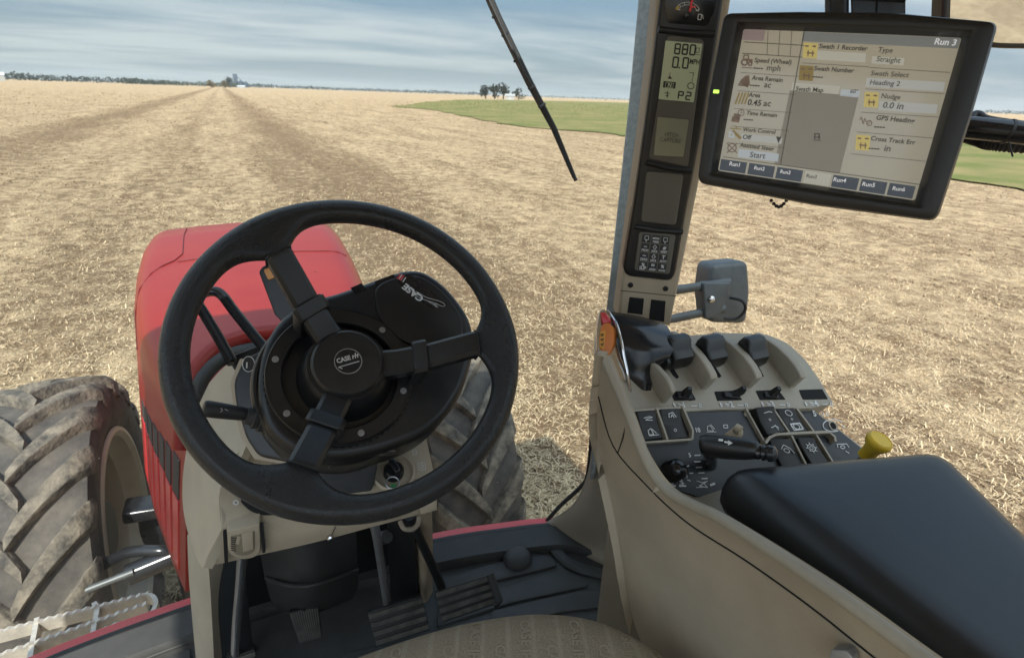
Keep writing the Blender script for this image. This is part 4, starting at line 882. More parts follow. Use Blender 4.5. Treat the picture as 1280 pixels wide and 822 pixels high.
mb = MB(); plate(mb, rnd([(329, 337), (341, 332), (347, 345), (335, 350)], 2.5), ppd.off(.0025), .006, .0012); mb.build('amber_tip', M['amber'], pdl)
# ---- pedals
def pedal(name, label, px, d3, arm, armr, am, ribs, padm='rubber', group=None, lip=False, vert=False):
    t = thing(name, label, 'pedal', tuple(PD(*d3[0])), group); pl = PL3(*d3)
    mb = MB(); plate(mb, rnd(px, 2.0), pl, .022, .003); pad = mb.build('pad', M[padm], t)
    a, b, c_, d_ = [Vector(p) for p in px[:4]]
    mb = MB()
    for k in range(ribs):
        f = (k+.5)/ribs
        if vert: p, q = a.lerp(b, f*.92+.04), d_.lerp(c_, f*.92+.04); p, q = p.lerp(q, .05), q.lerp(p, .05); ww = .0022
        else: p, q = a.lerp(d_, f), b.lerp(c_, f); p, q = p.lerp(q, .03), q.lerp(p, .03); ww = .0085
        stroke(mb, [tuple(p), tuple(q)], pl, ww, .004 if not vert else .0016, th=.006)
    mb.build('pad_rib', M['padrib'], pad, smooth=0)
    if lip:
        mb = MB(); mb.tube([pl.at(*(b+Vector((1, -1))), .006), pl.at(*(c_+Vector((2, -3))), .006), pl.at(*(c_+Vector((-2, 1))), -.004)], .008, 10); mb.build('side_lip', M[padm], pad)
    mb = MB(); mb.tube(smooth_loop([PD(*p) for p in arm], 5, False), armr, 12); mb.build('arm', M[am], t)
pedal('brake_pedal', 'wide ribbed black pedal, the one of the pair nearer the column', [(459, 765), (527, 744), (538, 787), (471, 808)], [(459, 765, 1.13), (527, 744, 1.16), (471, 808, 1.12)], [(463, 640, .97), (470, 665, 1.0), (478, 715, 1.09), (484, 755, 1.16)], .008, 'steel', 4, group='ribbed brake pedals')
pedal('brake_pedal', 'wide ribbed black pedal with a raised side lip, nearer the corner post', [(543, 739), (611, 718), (622, 754), (553, 778)], [(543, 739, 1.16), (611, 718, 1.19), (553, 778, 1.14)], [(512, 645, 1.0), (520, 662, 1.03), (540, 705, 1.11), (553, 736, 1.18)], .009, 'black', 4, group='ribbed brake pedals', lip=True)
pedal('throttle_pedal', 'small black foot pedal with fine upright ribs hanging in the footwell', [(361, 766), (398, 753), (403, 796), (374, 804)], [(361, 766, 1.11), (398, 753, 1.13), (374, 804, 1.11)], [(376, 676, 1.0), (377, 700, 1.03), (380, 730, 1.08), (380, 762, 1.13)], .008, 'black', 12, vert=True)
pedal('clutch_pedal', 'black clutch pedal on a bright bowed arm at the tan pedestal leg', [(283, 822), (318, 811), (324, 850), (290, 862)], [(283, 822, 1.06), (318, 811, 1.08), (290, 862, 1.06)], [(303, 692, .92), (300, 730, .98), (296, 775, 1.04), (294, 818, 1.07)], .0085, 'chrome', 4)
mb = MB(); mb.tube([PD(478, 672, 1.06), PD(484, 670, 1.05)], .012, 14); mb.build('stop_button', M['greymetal'], dash)
# ================================================================== instrument post
ip = thing('instrument_post', 'upright instrument post with fuel gauge, grey green readout and keypad', 'instrument panel', tuple(PD(830, 300, 1.0)))
IP = PL3((815, 0, .815), (912, 0, .815), (778, 340, 1.0))
mb = MB(); plate(mb, [(824, -50), (921, -50), (915, -5), (905, 60), (884, 180), (866, 270), (852, 340), (838, 408), (772, 398), (779, 340), (790, 262), (803, 170), (815, 70), (822, -5)], IP.off(-.004), .05, .006, 3); mb.build('post_cover', M['tan'], ip)
mb = MB(); sh_px = rnd([(831, -50), (911, -50), (905, 0), (896, 60), (877, 170), (859, 262), (845, 343), (839, 352), (784, 346), (779, 336), (792, 258), (806, 160), (818, 70), (826, 0)], [0, 0, 3, 3, 3, 3, 6, 8, 8, 5, 3, 3, 3, 3])
plate(mb, sh_px, IP.off(.004), .02, .006, 3); mb.build('black_surround', M['black'], ip)
S2 = IP.off(.0045)
for a, b in [((813, 128), (884, 141))][:0]: pass
for y0, pts in enumerate([[(823, 37), (893, 43)], [(808, 203), (864, 214)], [(793, 283), (853, 290)]]):
    mb = MB(); mb.tube([S2.at(*pts[0]), S2.at((pts[0][0]+pts[1][0])/2, (pts[0][1]+pts[1][1])/2+1.5), S2.at(*pts[1])], .0045, 10, flat=1); mb.build('surround_rib', M['black'], ip)
# gauge
mb = MB(); plate(mb, rnd([(834, -30), (899, -30), (895, 12), (885, 33), (834, 29), (830, 8)], 6), S2, .004, .0008); gface = mb.build('gauge_face', M['gloss'], ip)
G = S2.off(.0006); gcx, gcy = 859, 17
mb = MB(); stroke(mb, ring_px(gcx, gcy, 16, 14, 22, -152, -20), G, .0007); stroke(mb, ring_px(gcx, gcy, 12.5, 10.5, 22, -152, -20), G, .0006)
for a in (-152, -130, -105, -80, -50, -20): stroke(mb, [(gcx+12.5*math.cos(R(a)), gcy+10.5*math.sin(R(a))), (gcx+16*math.cos(R(a)), gcy+14*math.sin(R(a)))], G, .0007)
stroke(mb, rnd([(873, 18), (877, 18.5), (876, 25), (872, 24.5)], .8), G, .0012, closed=True); stroke(mb, [(878, 19), (879, 24)], G, .0007); stroke(mb, [(846, 12), (850, 12.5)], G, .0014); stroke(mb, [(870, 13), (873, 14)], G, .0014)
mb.build('gauge_marking', M['white'], gface, smooth=0)
mb = MB(); stroke(mb, ring_px(gcx, gcy, 14.5, 12.5, 6, -155, -140), G, .003); mb.build('reserve_mark', M['yellow'], gface, smooth=0)
mb = MB(); stroke(mb, [(862, 14), (866, -6)], G, .0028, .0016); stroke(mb, [(863, 9), (869, 9)], G, .0018, .0015); mb.build('needle', mat('red needle', (.75, .03, .04), .4), gface, smooth=0)
mb = MB(); c_ = G.at(860, 20); mb.lathe([(0, 0), (.005, 0), (.005, .003), (0, .004)], c_, IP.n, 20); mb.build('needle_hub', M['gloss'], gface)
# readout
mb = MB(); plate(mb, rnd([(834, 44), (881, 49), (860, 209), (811, 198), (824, 120)], [8, 8, 4, 4, 1]), S2, .004, .001); mb.build('readout_frame', M['blank'], ip)
L = S2.off(.0012)
LCD = emit('lit grey green readout', (.42, .46, .28), .12, (.30, .32, .21), .22)
mb = MB(); patch(mb, rnd([(832, 51), (878, 55), (867, 128), (823, 124)], 1), L, .0004); ro = mb.build('readout', LCD, ip, smooth=0)
def seg(mb, ch, o, w_, h, sl, pl, t):
    S_ = {'0': 'abcdef', '8': 'abcdefg', 'P': 'abefg', '2': 'abged', '7': 'abc'}[ch]
    X = lambda u, v: (o[0]+u*w_+v*sl, o[1]+u*w_*.10-v*h)
    E_ = dict(a=((0, 1), (1, 1)), b=((1, 1), (1, .5)), c=((1, .5), (1, 0)), d=((0, 0), (1, 0)), e=((0, 0), (0, .5)), f=((0, .5), (0, 1)), g=((0, .5), (1, .5)))
    for k in S_:
        a, b = E_[k]; a = Vector(a); b = Vector(b); m = (a+b)/2; a = m+(a-m)*.82; b = m+(b-m)*.82; stroke(mb, [X(*a), X(*b)], pl, t)
mb = MB(); L2 = L.off(.0003)
for ch, x in (('8', 843), ('8', 852.5), ('0', 862)): seg(mb, ch, (x, 67+(x-843)*.07), 6, 12, 1.6, L2, .0021)
for ch, x in (('0', 840.5), ('0', 853)): seg(mb, ch, (x, 84+(x-840)*.07), 6.2, 12.5, 1.6, L2, .0021)
stroke(mb, [(848.5, 85), (849.2, 84.6)], L2, .0022); text(mb, 'MPH', (861.5, 80), (873.5, 81), L2, 1.3, bold=.02)
stroke(mb, rnd([(870.5, 60), (874.5, 60.5), (873.5, 66), (869.5, 65.5)], .6), L2, .0007, closed=True); stroke(mb, [(868, 68), (875, 69)], L2, .0006)
stroke(mb, ring_px(863.5, 107.5, 4, 4, 16), L2, .0010, closed=True); stroke(mb, [(836, 97), (838.5, 97.3)], L2, .0024); stroke(mb, [(834.5, 98), (840, 98.5)], L2, .0008); stroke(mb, [(837.5, 91), (837, 96)], L2, .0008); stroke(mb, [(862, 91), (867, 91.5), (866, 97)], L2, .0008); stroke(mb, [(865.5, 98), (865, 102)], L2, .0007)
stroke(mb, [(831, 116), (837, 117)], L2, .0009); stroke(mb, [(834.5, 114), (833.8, 122)], L2, .0011); stroke(mb, [(832, 119.5), (836, 120)], L2, .0009)
patch(mb, [(829.5, 101.5), (845, 103), (843.8, 111), (828.5, 109.6)], L2, .0005)
for ch, x in (('P', 847.5), ('2', 857)): seg(mb, ch, (x, 123.5+(x-847)*.08), 5.6, 9, 1.2, L2, .0019)
mb.build('readout_figure', M['ink'], ro, smooth=0)
mb = MB(); text(mb, 'N', (834.2, 109), (838.5, 109.4), L2, 1.15, lift=.0016, bold=.03); stroke(mb, [(832, 103.3), (841.5, 104.2), (840.6, 110.2), (831.2, 109.2)], L2, .0006, .0014, True); mb.build('readout_letter', LCD, ro, smooth=0)
mb = MB(); patch(mb, rnd([(822, 146), (861, 150), (854, 196), (817, 194)], 2), L, .0012, th=.002); pl_ = mb.build('label_plate', M['lcdlabel'], ip, smooth=30)
mb = MB(); text(mb, 'HITCH', (830.5, 170), (847, 171.8), L, 1.25, lift=.0018, bold=.008); text(mb, 'CAPTURE', (824, 176.5), (850.5, 179), L, 1.15, lift=.0018, bold=.008); mb.build('label_lettering', mat('faded lettering', (.14, .14, .10), .6), pl_, smooth=0)
mb = MB(); plate(mb, rnd([(808, 214), (855, 218), (845, 282), (801, 277)], 5), S2.off(.002), .006, .0018); mb.build('blank_cover', M['blank'], ip)
mb = MB(); plate(mb, rnd([(799, 290), (845, 293), (837, 343), (793, 338)], 4), S2.off(.001), .004, .001); mb.build('keypad_plate', M['blank'], ip)
KP = S2.off(.0015)
def kp(u, v):
    a = Vector((803, 291.5)).lerp(Vector((838, 295)), u); b = Vector((796.5, 337.5)).lerp(Vector((833, 341)), u); return tuple(a.lerp(b, v))
icons = {0: 'box', 1: 'txt:MEDIA/TIMER', 2: 'box', 3: 'txt:<>/PROG', 4: 'up:INCR', 5: 'txt:#/RESET', 6: 'txt:~/DIAG', 7: 'dn:DECR', 8: 'txt:T/AUTO', 9: 'txt:%/SLIP', 10: 'txt:=/AREA', 11: 'txt:%/POWER'}
for r_ in range(4):
    for c__ in range(3):
        u0, u1 = (c__+.06)/3, (c__+.94)/3; v0, v1 = (r_+.06)/4, (r_+.94)/4
        mb = MB(); plate(mb, [kp(u0, v0), kp(u1, v0), kp(u1, v1), kp(u0, v1)], KP, .002, .0004); ky = mb.build('key', M['panel'], ip)
        ic = icons[r_*3+c__]; mb = MB(); kq = lambda u, v: kp(u0+(u1-u0)*u, v0+(v1-v0)*v)
        if ic == 'box': stroke(mb, [kq(.3, .2), kq(.75, .2), kq(.75, .65), kq(.3, .65)], KP, .0007, closed=True); stroke(mb, [kq(.5, .65), kq(.5, .9)], KP, .0012)
        else:
            kind, tx = ic.split(':'); rows_ = tx.split('/')
            if kind == 'txt' and len(rows_) == 2: text(mb, rows_[0], kq(.3 if len(rows_[0]) < 3 else .1, .5), kq(.7 if len(rows_[0]) < 3 else .9, .5), KP, .9 if len(rows_[0]) < 3 else 1.2, bold=.03); text(mb, rows_[1], kq(.1, .92), kq(.9, .92), KP, 1.2, bold=.03)
            else:
                s_ = 1 if kind == 'up' else -1; y = lambda t: .35-s_*t
                stroke(mb, [kq(.5, y(.28)), kq(.75, y(0)), kq(.6, y(0)), kq(.6, y(-.25)), kq(.4, y(-.25)), kq(.4, y(0)), kq(.25, y(0))], KP, .0007, closed=True); text(mb, tx, kq(.15, .95), kq(.85, .95), KP, 1.2, bold=.03)
        mb.build('key_symbol', M['white'], ky, smooth=0)
for x, y in ((788.5, 357), (832.5, 361.5)):
    mb = MB(); c_ = IP.at(x, y, -.003); mb.lathe([(0, -.002), (.0048, -.002), (.0048, .0012), (.003, .0016), (.0026, .0003), (0, .0003)], c_, IP.n, 16); mb.build('screw', M['blackmatt'], ip)
mb = MB(); stroke(mb, [(776, 363), (847, 370)], IP.off(-.0042), .0012); mb.build('cover_joint', M['void'], ip, smooth=0)
for q in ([(787, 371), (805, 373), (803, 393), (784, 391)], [(814, 374), (832, 376), (830, 402), (811, 399)]):
    mb = MB(); patch(mb, q, IP.off(-.004), .0006); mb.build('blank_slot', M['void'], ip, smooth=0)
# ================================================================== display on its mount
def quadplane(ps, wid):
    import itertools
    # solve for the depths of a parallelogram's corners: d0 r0 - d1 r1 + d2 r2 - d3 r3 = 0, d0 = 1
    rr = [ray(*p) for p in ps]; A = Matrix((rr[1], -rr[2], rr[3])).transposed(); sol = A.inverted() @ rr[0]
    d = [1, sol[0], sol[1], sol[2]]; P = [r*k for r, k in zip(rr, d)]; k = wid/(P[1]-P[0]).length
    return [C+p*k for p in P]
Q = quadplane([(930, 37), (1201, 48), (1143, 250), (898, 213)], .211)
D = Plane(Q[0], (Q[1]-Q[0]).cross(Q[3]-Q[0]))
dm = thing('display_monitor', 'large black framed touch display showing field work data, held beside the instrument post', 'monitor', tuple(D.at(1050, 150)))
def ring_plate(mb, outer, inner, pl, z_out, z_in, bev_depth):
    """a frame: outer loop, inner loop, same point count"""
    n = len(outer); o = [pl.at(*p) for p in outer]; i = [pl.at(*p) for p in inner]
    def blend(f): return [a.lerp(b, f) for a, b in zip(o, i)]
    rs = [[p-pl.n*bev_depth for p in blend(.05)], [p+pl.n*(z_out-.018) for p in o], [p+pl.n*(z_out-.006) for p in blend(.03)], [p+pl.n*(z_out-.001) for p in blend(.12)], [p+pl.n*z_out for p in blend(.25)], [p+pl.n*(z_out+.001) for p in blend(.55)], [p+pl.n*(z_out) for p in blend(.74)], [p+pl.n*(z_out-.002) for p in blend(.80)], [p+pl.n*z_in for p in blend(.97)], [p+pl.n*(z_in-.003) for p in i]]
    mb.rings(rs, cap=True)
outer = rnd([(908, 20), (1000, 18), (1120, 20), (1246, 32), (1212, 150), (1170, 277), (1020, 257), (874, 229), (888, 120)], [10, 1, 1, 12, 1, 14, 1, 12, 1], 5)
def inpt(i, n):  # inner loop with matching corners
    return None
inn = rnd([(930, 37), (1020, 40.5), (1120, 44.5), (1201, 48), (1173, 148), (1143, 250), (1020, 231), (898, 213), (914, 125)], [3, 1, 1, 3, 1, 3, 1, 3, 1], 5)
mb = MB(); ring_plate(mb, outer, inn, D, .020, .001, .045); mb.build('bezel', M['black'], dm, smooth=45)
mb = MB(); plate(mb, rnd([(940, 40), (1220, 52), (1160, 255), (905, 215)], 10), D.off(-.046), .02, .01); mb.build('back_cover', M['black'], dm)
SB = emit('lit display backlight', (.60, .54, .40), .24, (.25, .235, .19), .14, coat=.9)
mb = MB(); patch(mb, [(929, 36), (1202, 47), (1144, 251.5), (897, 213.8)], D, .0000, th=.002); scr = mb.build('screen', SB, dm, smooth=0)
mb = MB(); plate(mb, rnd([(892, 112), (899, 112.5), (898.5, 117), (891, 116.5)], 1), D.off(.0215), .003, .0005); mb.build('status_light', emit('lit green indicator', (.45, .8, .1), 1.2, (.3, .5, .1)), dm)
def su(u, v):
    a = Vector((930, 37)).lerp(Vector((1201, 48)), u); b = Vector((898, 213)).lerp(Vector((1143, 250)), u); return tuple(a.lerp(b, v))
# (straight interpolation in the picture is close enough on a panel of this size)
def col(nm, c_, e=.0, ec=None): return emit('lit screen '+nm, ec or c_, e, c_, .3) if e else mat('screen '+nm, c_, .3)
C_hdr = col('header grey', (.20, .21, .20), .12, (.5, .52, .5)); C_map = col('map grey', (.21, .195, .165), .14, (.5, .46, .38)); C_box = col('white field', (.26, .265, .25), .28, (.60, .61, .57)); C_tab = col('dark blue tab', (.07, .08, .10), .06, (.3, .36, .45)); C_tabs = col('pale tab', (.28, .28, .25), .30, (.6, .58, .48)); C_yel = col('yellow icon', (.45, .36, .12), .25, (.75, .62, .22)); C_olv = col('ochre icon', (.30, .22, .08), .12, (.5, .38, .14)); C_brn = col('brown icon', (.20, .14, .10), .1, (.4, .3, .22)); C_txt = mat('glare washed lettering', (.105, .102, .092), .4); C_gtx = mat('screen faint lettering', (.155, .15, .135), .4); C_wtx = col('white lettering', (.5, .5, .5), .35, (.8, .8, .8)); C_lin = mat('screen thin line', (.16, .155, .13), .5); C_btn = col('blue grey button', (.22, .24, .25), .3, (.6, .65, .68)); C_pnk = col('pink grey swatch', (.25, .19, .18), .16, (.55, .42, .4))  # dark lettering lightened to stand for glare washing out the screen
def area(name, u0, v0, u1, v1, m, lf=.0006, parent=None):
    mb = MB(); patch(mb, [su(u0, v0), su(u1, v0), su(u1, v1), su(u0, v1)], D, lf); return mb.build(name, m, parent or dm, smooth=0)
area('header_bar', .275, .0, 1.0, .065, C_hdr); area('map_area', .27, .40, .60, .905, C_map); area('map_caption_box', .275, .347, .50, .40, C_tabs); area('heading_box', .51, .365, .60, .41, C_btn)
for i in range(7): area('tab', .005+i*.142, .918, .135+i*.142, .995, C_tabs if i == 3 else C_tab, .0008)
def ZP0(x, y): return (870+x/2.834, y/2.834)
def zbox(name, pts, m, lf=.0007):
    mb = MB(); patch(mb, [ZP0(*p) for p in pts], D, lf); mb.build(name, m, dm, smooth=0)
for pts, m in [([(430, 180), (602, 190), (600, 222), (428, 212)], C_tabs), ([(624, 200), (738, 207), (735, 232), (621, 225)], C_tabs), ([(606, 276), (882, 292), (876, 324), (600, 307)], C_box), ([(650, 358), (856, 371), (851, 404), (646, 390)], C_box), ([(160, 474), (306, 486), (303, 510), (157, 497)], C_box), ([(152, 528), (294, 545), (290, 573), (148, 556)], C_btn)]: zbox('field_box', pts, m)
area('icon', .0, .0, .10, .075, C_pnk)
for x, y, m in ((382, 152, C_yel), (368, 232, C_olv), (598, 326, C_yel), (568, 478, C_yel)): zbox('icon', [(x, y), (x+50, y+3), (x+46, y+56), (x-4, y+53)], m, .0008)
def pic(name, m, strokes, lf=.0010):
    mb = MB()
    for s_ in strokes: stroke(mb, [su(*p) for p in s_[0]], D, s_[1], lf, len(s_) > 2)
    return mb.build(name, m, dm, smooth=0)
circ = lambda u, v, r_: [(u+r_*.75*math.cos(2*math.pi*k/14), v+r_*math.sin(2*math.pi*k/14)) for k in range(14)]
def pz(name, m, strokes, lf=.0012):
    mb = MB()
    for s_ in strokes: stroke(mb, [ZP0(*p) for p in s_[0]], D, s_[1], lf, len(s_) > 2)
    mb.build(name, m, dm, smooth=0)
cz = lambda x, y, r_: [(x+r_*math.cos(2*math.pi*k/14), y+r_*math.sin(2*math.pi*k/14)) for k in range(14)]
pz('tractor_icon', C_brn, [(cz(172, 222, 10), .0016, 1), (cz(192, 227, 6), .0014, 1), ([(172, 212), (197, 215), (197, 222)], .0026), ([(168, 208), (172, 196), (186, 197), (186, 210)], .0014), ([(163, 240), (200, 242)], .0009)])
pz('area_icon', C_brn, [([(182, 272), (184, 300)], .0045), ([(174, 282), (176, 300)], .005), ([(165, 292), (184, 302)], .005), ([(176, 272), (162, 285), (152, 302), (184, 305)], .0016)])
pz('hatch_icon', C_olv, [([(140+11*k, 368), (140+11*k+14, 330)], .0017) for k in range(4)])
pz('clock_icon', C_brn, [(cz(160, 400, 11), .0008, 1), ([(160, 392), (160, 401), (166, 401)], .0006), ([(138, 412), (152, 414)], .006), ([(132, 422), (150, 425)], .006)])
pz('wrench_icon', C_olv, [([(132, 465), (158, 490)], .003), ([(122, 455), (160, 458)], .0012), ([(140, 446), (146, 456)], .001)]); pz('tank_icon', C_btn, [([(120, 468), (134, 469), (133, 486), (119, 485)], .002, 1)])
pz('no_steer_icon', C_brn, [(cz(128, 524, 15), .0010, 1), ([(110, 508), (146, 542)], .0010), ([(146, 508), (110, 542)], .0010)])
pz('heading_icon', C_brn, [([(580, 425), (586, 415), (592, 440), (598, 420), (603, 432)], .0008), (cz(614, 437, 9), .0008, 1), ([(610, 440), (620, 428)], .0007)])
for x, y in ((382, 152), (368, 232), (598, 326), (568, 478)): pz('icon_detail', C_brn, [([(x+6, y+12), (x+16, y+13)], .0016), ([(x+32, y+13), (x+42, y+14)], .0016), ([(x+12, y+36), (x+36, y+38)], .0014), ([(x+16, y+28), (x+15, y+48)], .0010), ([(x+32, y+29), (x+31, y+49)], .0010)])
pz('swath_marker', C_txt, [([(422, 474), (421, 492)], .0010), ([(437, 475), (436, 493)], .0010), ([(419, 486), (440, 487)], .0009), ([(420, 474), (438, 475)], .0009), ([(416, 496), (443, 498)], .0007)])
pz('grid_line', C_lin, [([(172, 150), (384, 162)], .0007), ([(166, 190), (376, 204)], .0007), ([(256, 104), (252, 196)], .0005), ([(298, 106), (292, 199)], .0005), ([(340, 108), (334, 201)], .0005), ([(384, 110), (300, 580)], .0009), ([(160, 258), (365, 272)], .0004), ([(148, 322), (352, 336)], .0004), ([(136, 385), (342, 400)], .0004), ([(125, 447), (330, 464)], .0004), ([(112, 506), (318, 524)], .0004), ([(376, 224), (612, 238)], .0004), ([(614, 240), (900, 258)], .0004), ([(600, 316), (880, 333)], .0004), ([(585, 398), (862, 416)], .0004), ([(570, 468), (840, 490)], .0004), ([(550, 545), (815, 572)], .0004), ([(98, 556), (800, 655)], .0007)])
def ZP(x, y): return (870+x/2.834, y/2.834)
def tz(s, x0, y0, x1, y1, m=C_txt, bold=.02, name='screen_lettering'):
    mb = MB(); text(mb, s, ZP(x0, y0), ZP(x1, y1), D, 1.0, lift=.0011, bold=bold); return mb.build(name, m, dm, smooth=0)
for a in [('Speed (Wheel)', 207, 221, 337, 229), ('Area Remain', 197, 283, 306, 292), ('Area', 186, 343, 227, 346), ('0.45', 182, 372, 229, 376), ('Time Remain', 178, 407, 286, 416), ('Work Control', 165, 465, 280, 475), ('Off', 165, 492, 195, 495), ('Assisted Steer', 155, 520, 276, 535), ('Swath 1 Recorder', 435, 172, 606, 181), ('Swath Number', 418, 250, 558, 259), ('Swath Map', 352, 322, 450, 328), ('GPS Heading', 637, 424, 772, 437), ('Cross Track Err', 618, 497, 775, 513)]: tz(*a)
for a in [('mph', 250, 250, 298, 253), ('ac', 240, 310, 264, 312), ('ac', 238, 376, 264, 378), ('Start', 190, 557, 245, 562), ('Type', 643, 185, 695, 188), ('Straight', 638, 218, 722, 224), ('60°', 545, 330, 572, 332), ('Swath Select', 618, 268, 752, 275), ('Heading 2', 615, 300, 720, 306), ('Nudge', 655, 348, 722, 353), ('0.0', 660, 382, 698, 385), ('in', 710, 386, 732, 388), ('in', 665, 535, 687, 537)]: tz(*a, m=C_gtx, bold=.012)
tz('Run 3', 843, 158, 918, 163, C_wtx, .02)
for i, (tx, x0, y0) in enumerate([('Run1', 118, 586), ('Run2', 206, 600), ('Run2', 298, 613), ('Run3', 390, 628), ('Run4', 486, 642), ('Run5', 588, 658), ('Run6', 695, 673)]): tz(tx, x0, y0, x0+(36 if i < 4 else 44), y0+5, C_txt if i == 3 else C_wtx, .015, 'tab_lettering')
for x0, y0, x1 in [(205, 242, 240), (192, 303, 228), (170, 424, 205), (414, 273, 452), (632, 450, 672), (612, 526, 652)]:
    mb = MB()
    for k in range(4): stroke(mb, [ZP(x0+(x1-x0)*k/4, y0+k*.6), ZP(x0+(x1-x0)*(k+.62)/4, y0+k*.6+.3)], D, .0012, .0011)
    mb.build('dash_mark', C_txt, dm, smooth=0)
mb = MB(); patch(mb, [ZP(284, 484), ZP(304, 486), ZP(292, 508)], D, .0011); mb.build('dropdown_arrow', C_gtx, dm, smooth=0)
# mount behind, top
mt = thing('display_mount', 'black ball arm of the mount standing up behind the top of the display', 'mount', tuple(D.at(1090, 10)))
mb = MB(); b_ = D.off(-.03); mb.tube([b_.at(1046, 30), b_.at(1046, -50)], .012, 16); mb.build('mount_pin', M['black'], mt)
mb = MB(); plate(mb, rnd([(1062, -50), (1132, -50), (1132, 24), (1064, 24)], 4), b_, .05, .008); mb.build('mount_clamp', M['gloss'], mt)
mb = MB(); stroke(mb, [(1064, -2), (1131, 2)], b_.off(.0005), .003); stroke(mb, [(1098, -40), (1095, 22)], b_.off(.0005), .002); mb.build('clamp_joint', M['void'], mt, smooth=0)
bc = thing('bead_chain', 'little loop of black bead chain hanging under the display', 'chain', tuple(D.at(970, 254)))
for i in range(7):
    a = R(200-220*i/6+0); x = 972+10*math.cos(a); y = 250-9*math.sin(-a)*-1 if 0 else 251+8*math.sin(R(180*i/6)); x = 963+19*i/6
    mb = MB(); c_ = D.at(x, y, -.008)
    mb.lathe([(0, -.0022), (.0012, -.0018), (.0022, 0), (.0012, .0018), (0, .0022)], c_, D.n, 10); mb.build('bead', M['gloss'], bc)
# bar at the right with the cable
rb = thing('support_bar', 'black support bar with corrugated cable running off past the display', 'bar', tuple(PD(1250, 165, .8)))
mb = MB(); mb.tube([PD(1190, 158, .84), PD(1216, 160, .82), PD(1330, 172, .78)], .0155, 18); mb.build('tube', M['gloss'], rb)
mb = MB(); path = smooth_loop([PD(1200, 168, .86), PD(1225, 176, .85), PD(1250, 181, .83), PD(1330, 186, .81)], 24, False); mb.tube(path, [.0085+.0016*(i % 2) for i in range(len(path))], 12); mb.build('corrugated_hose', M['rubber'], rb)
mb = MB(); mb.tube(smooth_loop([PD(1214, 148, .85), PD(1222, 143, .85), PD(1236, 150, .84), PD(1290, 158, .82)], 6, False), .006, 10); mb.build('cable', M['blackmatt'], rb)
mb = MB(); a, b = PD(1258, 164, .805), PD(1262, 165, .804); mb.tube([a, b], .0172, 18); mb.tube([PD(1261, 178, .79), PD(1264, 189, .79), PD(1266, 196, .79)], .0012, 6); mb.build('cable_tie', M['blackmatt'], rb)
# ================================================================== right hand console
con = thing('control_console', 'tan side console with black switch panel, labelled lever slots and ribbed knob', 'console', (.5, .45, 1.75))
# switch panel plane (rises forward) and the lever deck above it
PT = Plane((.37, .475, 2.163), (0, -.666, .746))
def fwdpt(px, py, pl): return pl.at(px, py)
LX = .375
rows = [[(754, 446), (784, 520), (803, 573), (836, 619), (900, 652), (1030, 735), (1160, 830), (1300, 930)],
        [(748, 495), (766, 556), (806, 604), (858, 652), (932, 700), (1012, 757), (1085, 815), (1180, 890)],
        [(747, 545), (764, 608), (790, 668), (836, 720), (892, 766), (962, 815), (1035, 865), (1110, 925)],
        [(762, 615), (776, 684), (788, 752), (812, 800), (862, 852), (932, 905), (1002, 955), (1080, 1010)]]
xo = [.368, .380, .388, .392]
P3 = [[PX(x, y, xo[r]) for x, y in row] for r, row in enumerate(rows)]
P3.append([p+Vector((.03, -.02, -.12)) for p in P3[-1]])
P3 = [[r_[0]+Vector((.06, .030, 0))*k_, r_[0]+Vector((.010, .005, 0))*k_, r_[0], r_[0].lerp(r_[1], .12)]+r_[1:] for r_, k_ in zip(P3, (.06, .35, 1, 1, 1))]
mb = MB(); sheet(mb, P3, .012, 6, pts3d=True); mb.build('side_panel', M['tan'], con)
mb = MB(); seam_ = smooth_loop([PX(x, y, .3795) for x, y in rows[1]], 6, False); mb.tube(seam_, .0011, 6); mb.build('panel_seam', M['void'], con)
mb = MB(); P = smooth_loop([PX(x, y, .372) for x, y in [(772, 566), (779, 545), (784, 518)]], 5, False); mb.tube(P, .0009, 6); mb.build('panel_seam', M['void'], con)
# rolled rim between side panel and top
mb = MB(); P = smooth_loop([PX(x, y, .372) for x, y in [(757, 450), (786, 518), (800, 556), (816, 590), (836, 614), (872, 634), (905, 650), (1030, 731), (1160, 826), (1300, 926)]], 8, False); mb.tube(P, .0065, 12); mb.build('rolled_rim', M['olive'], con)
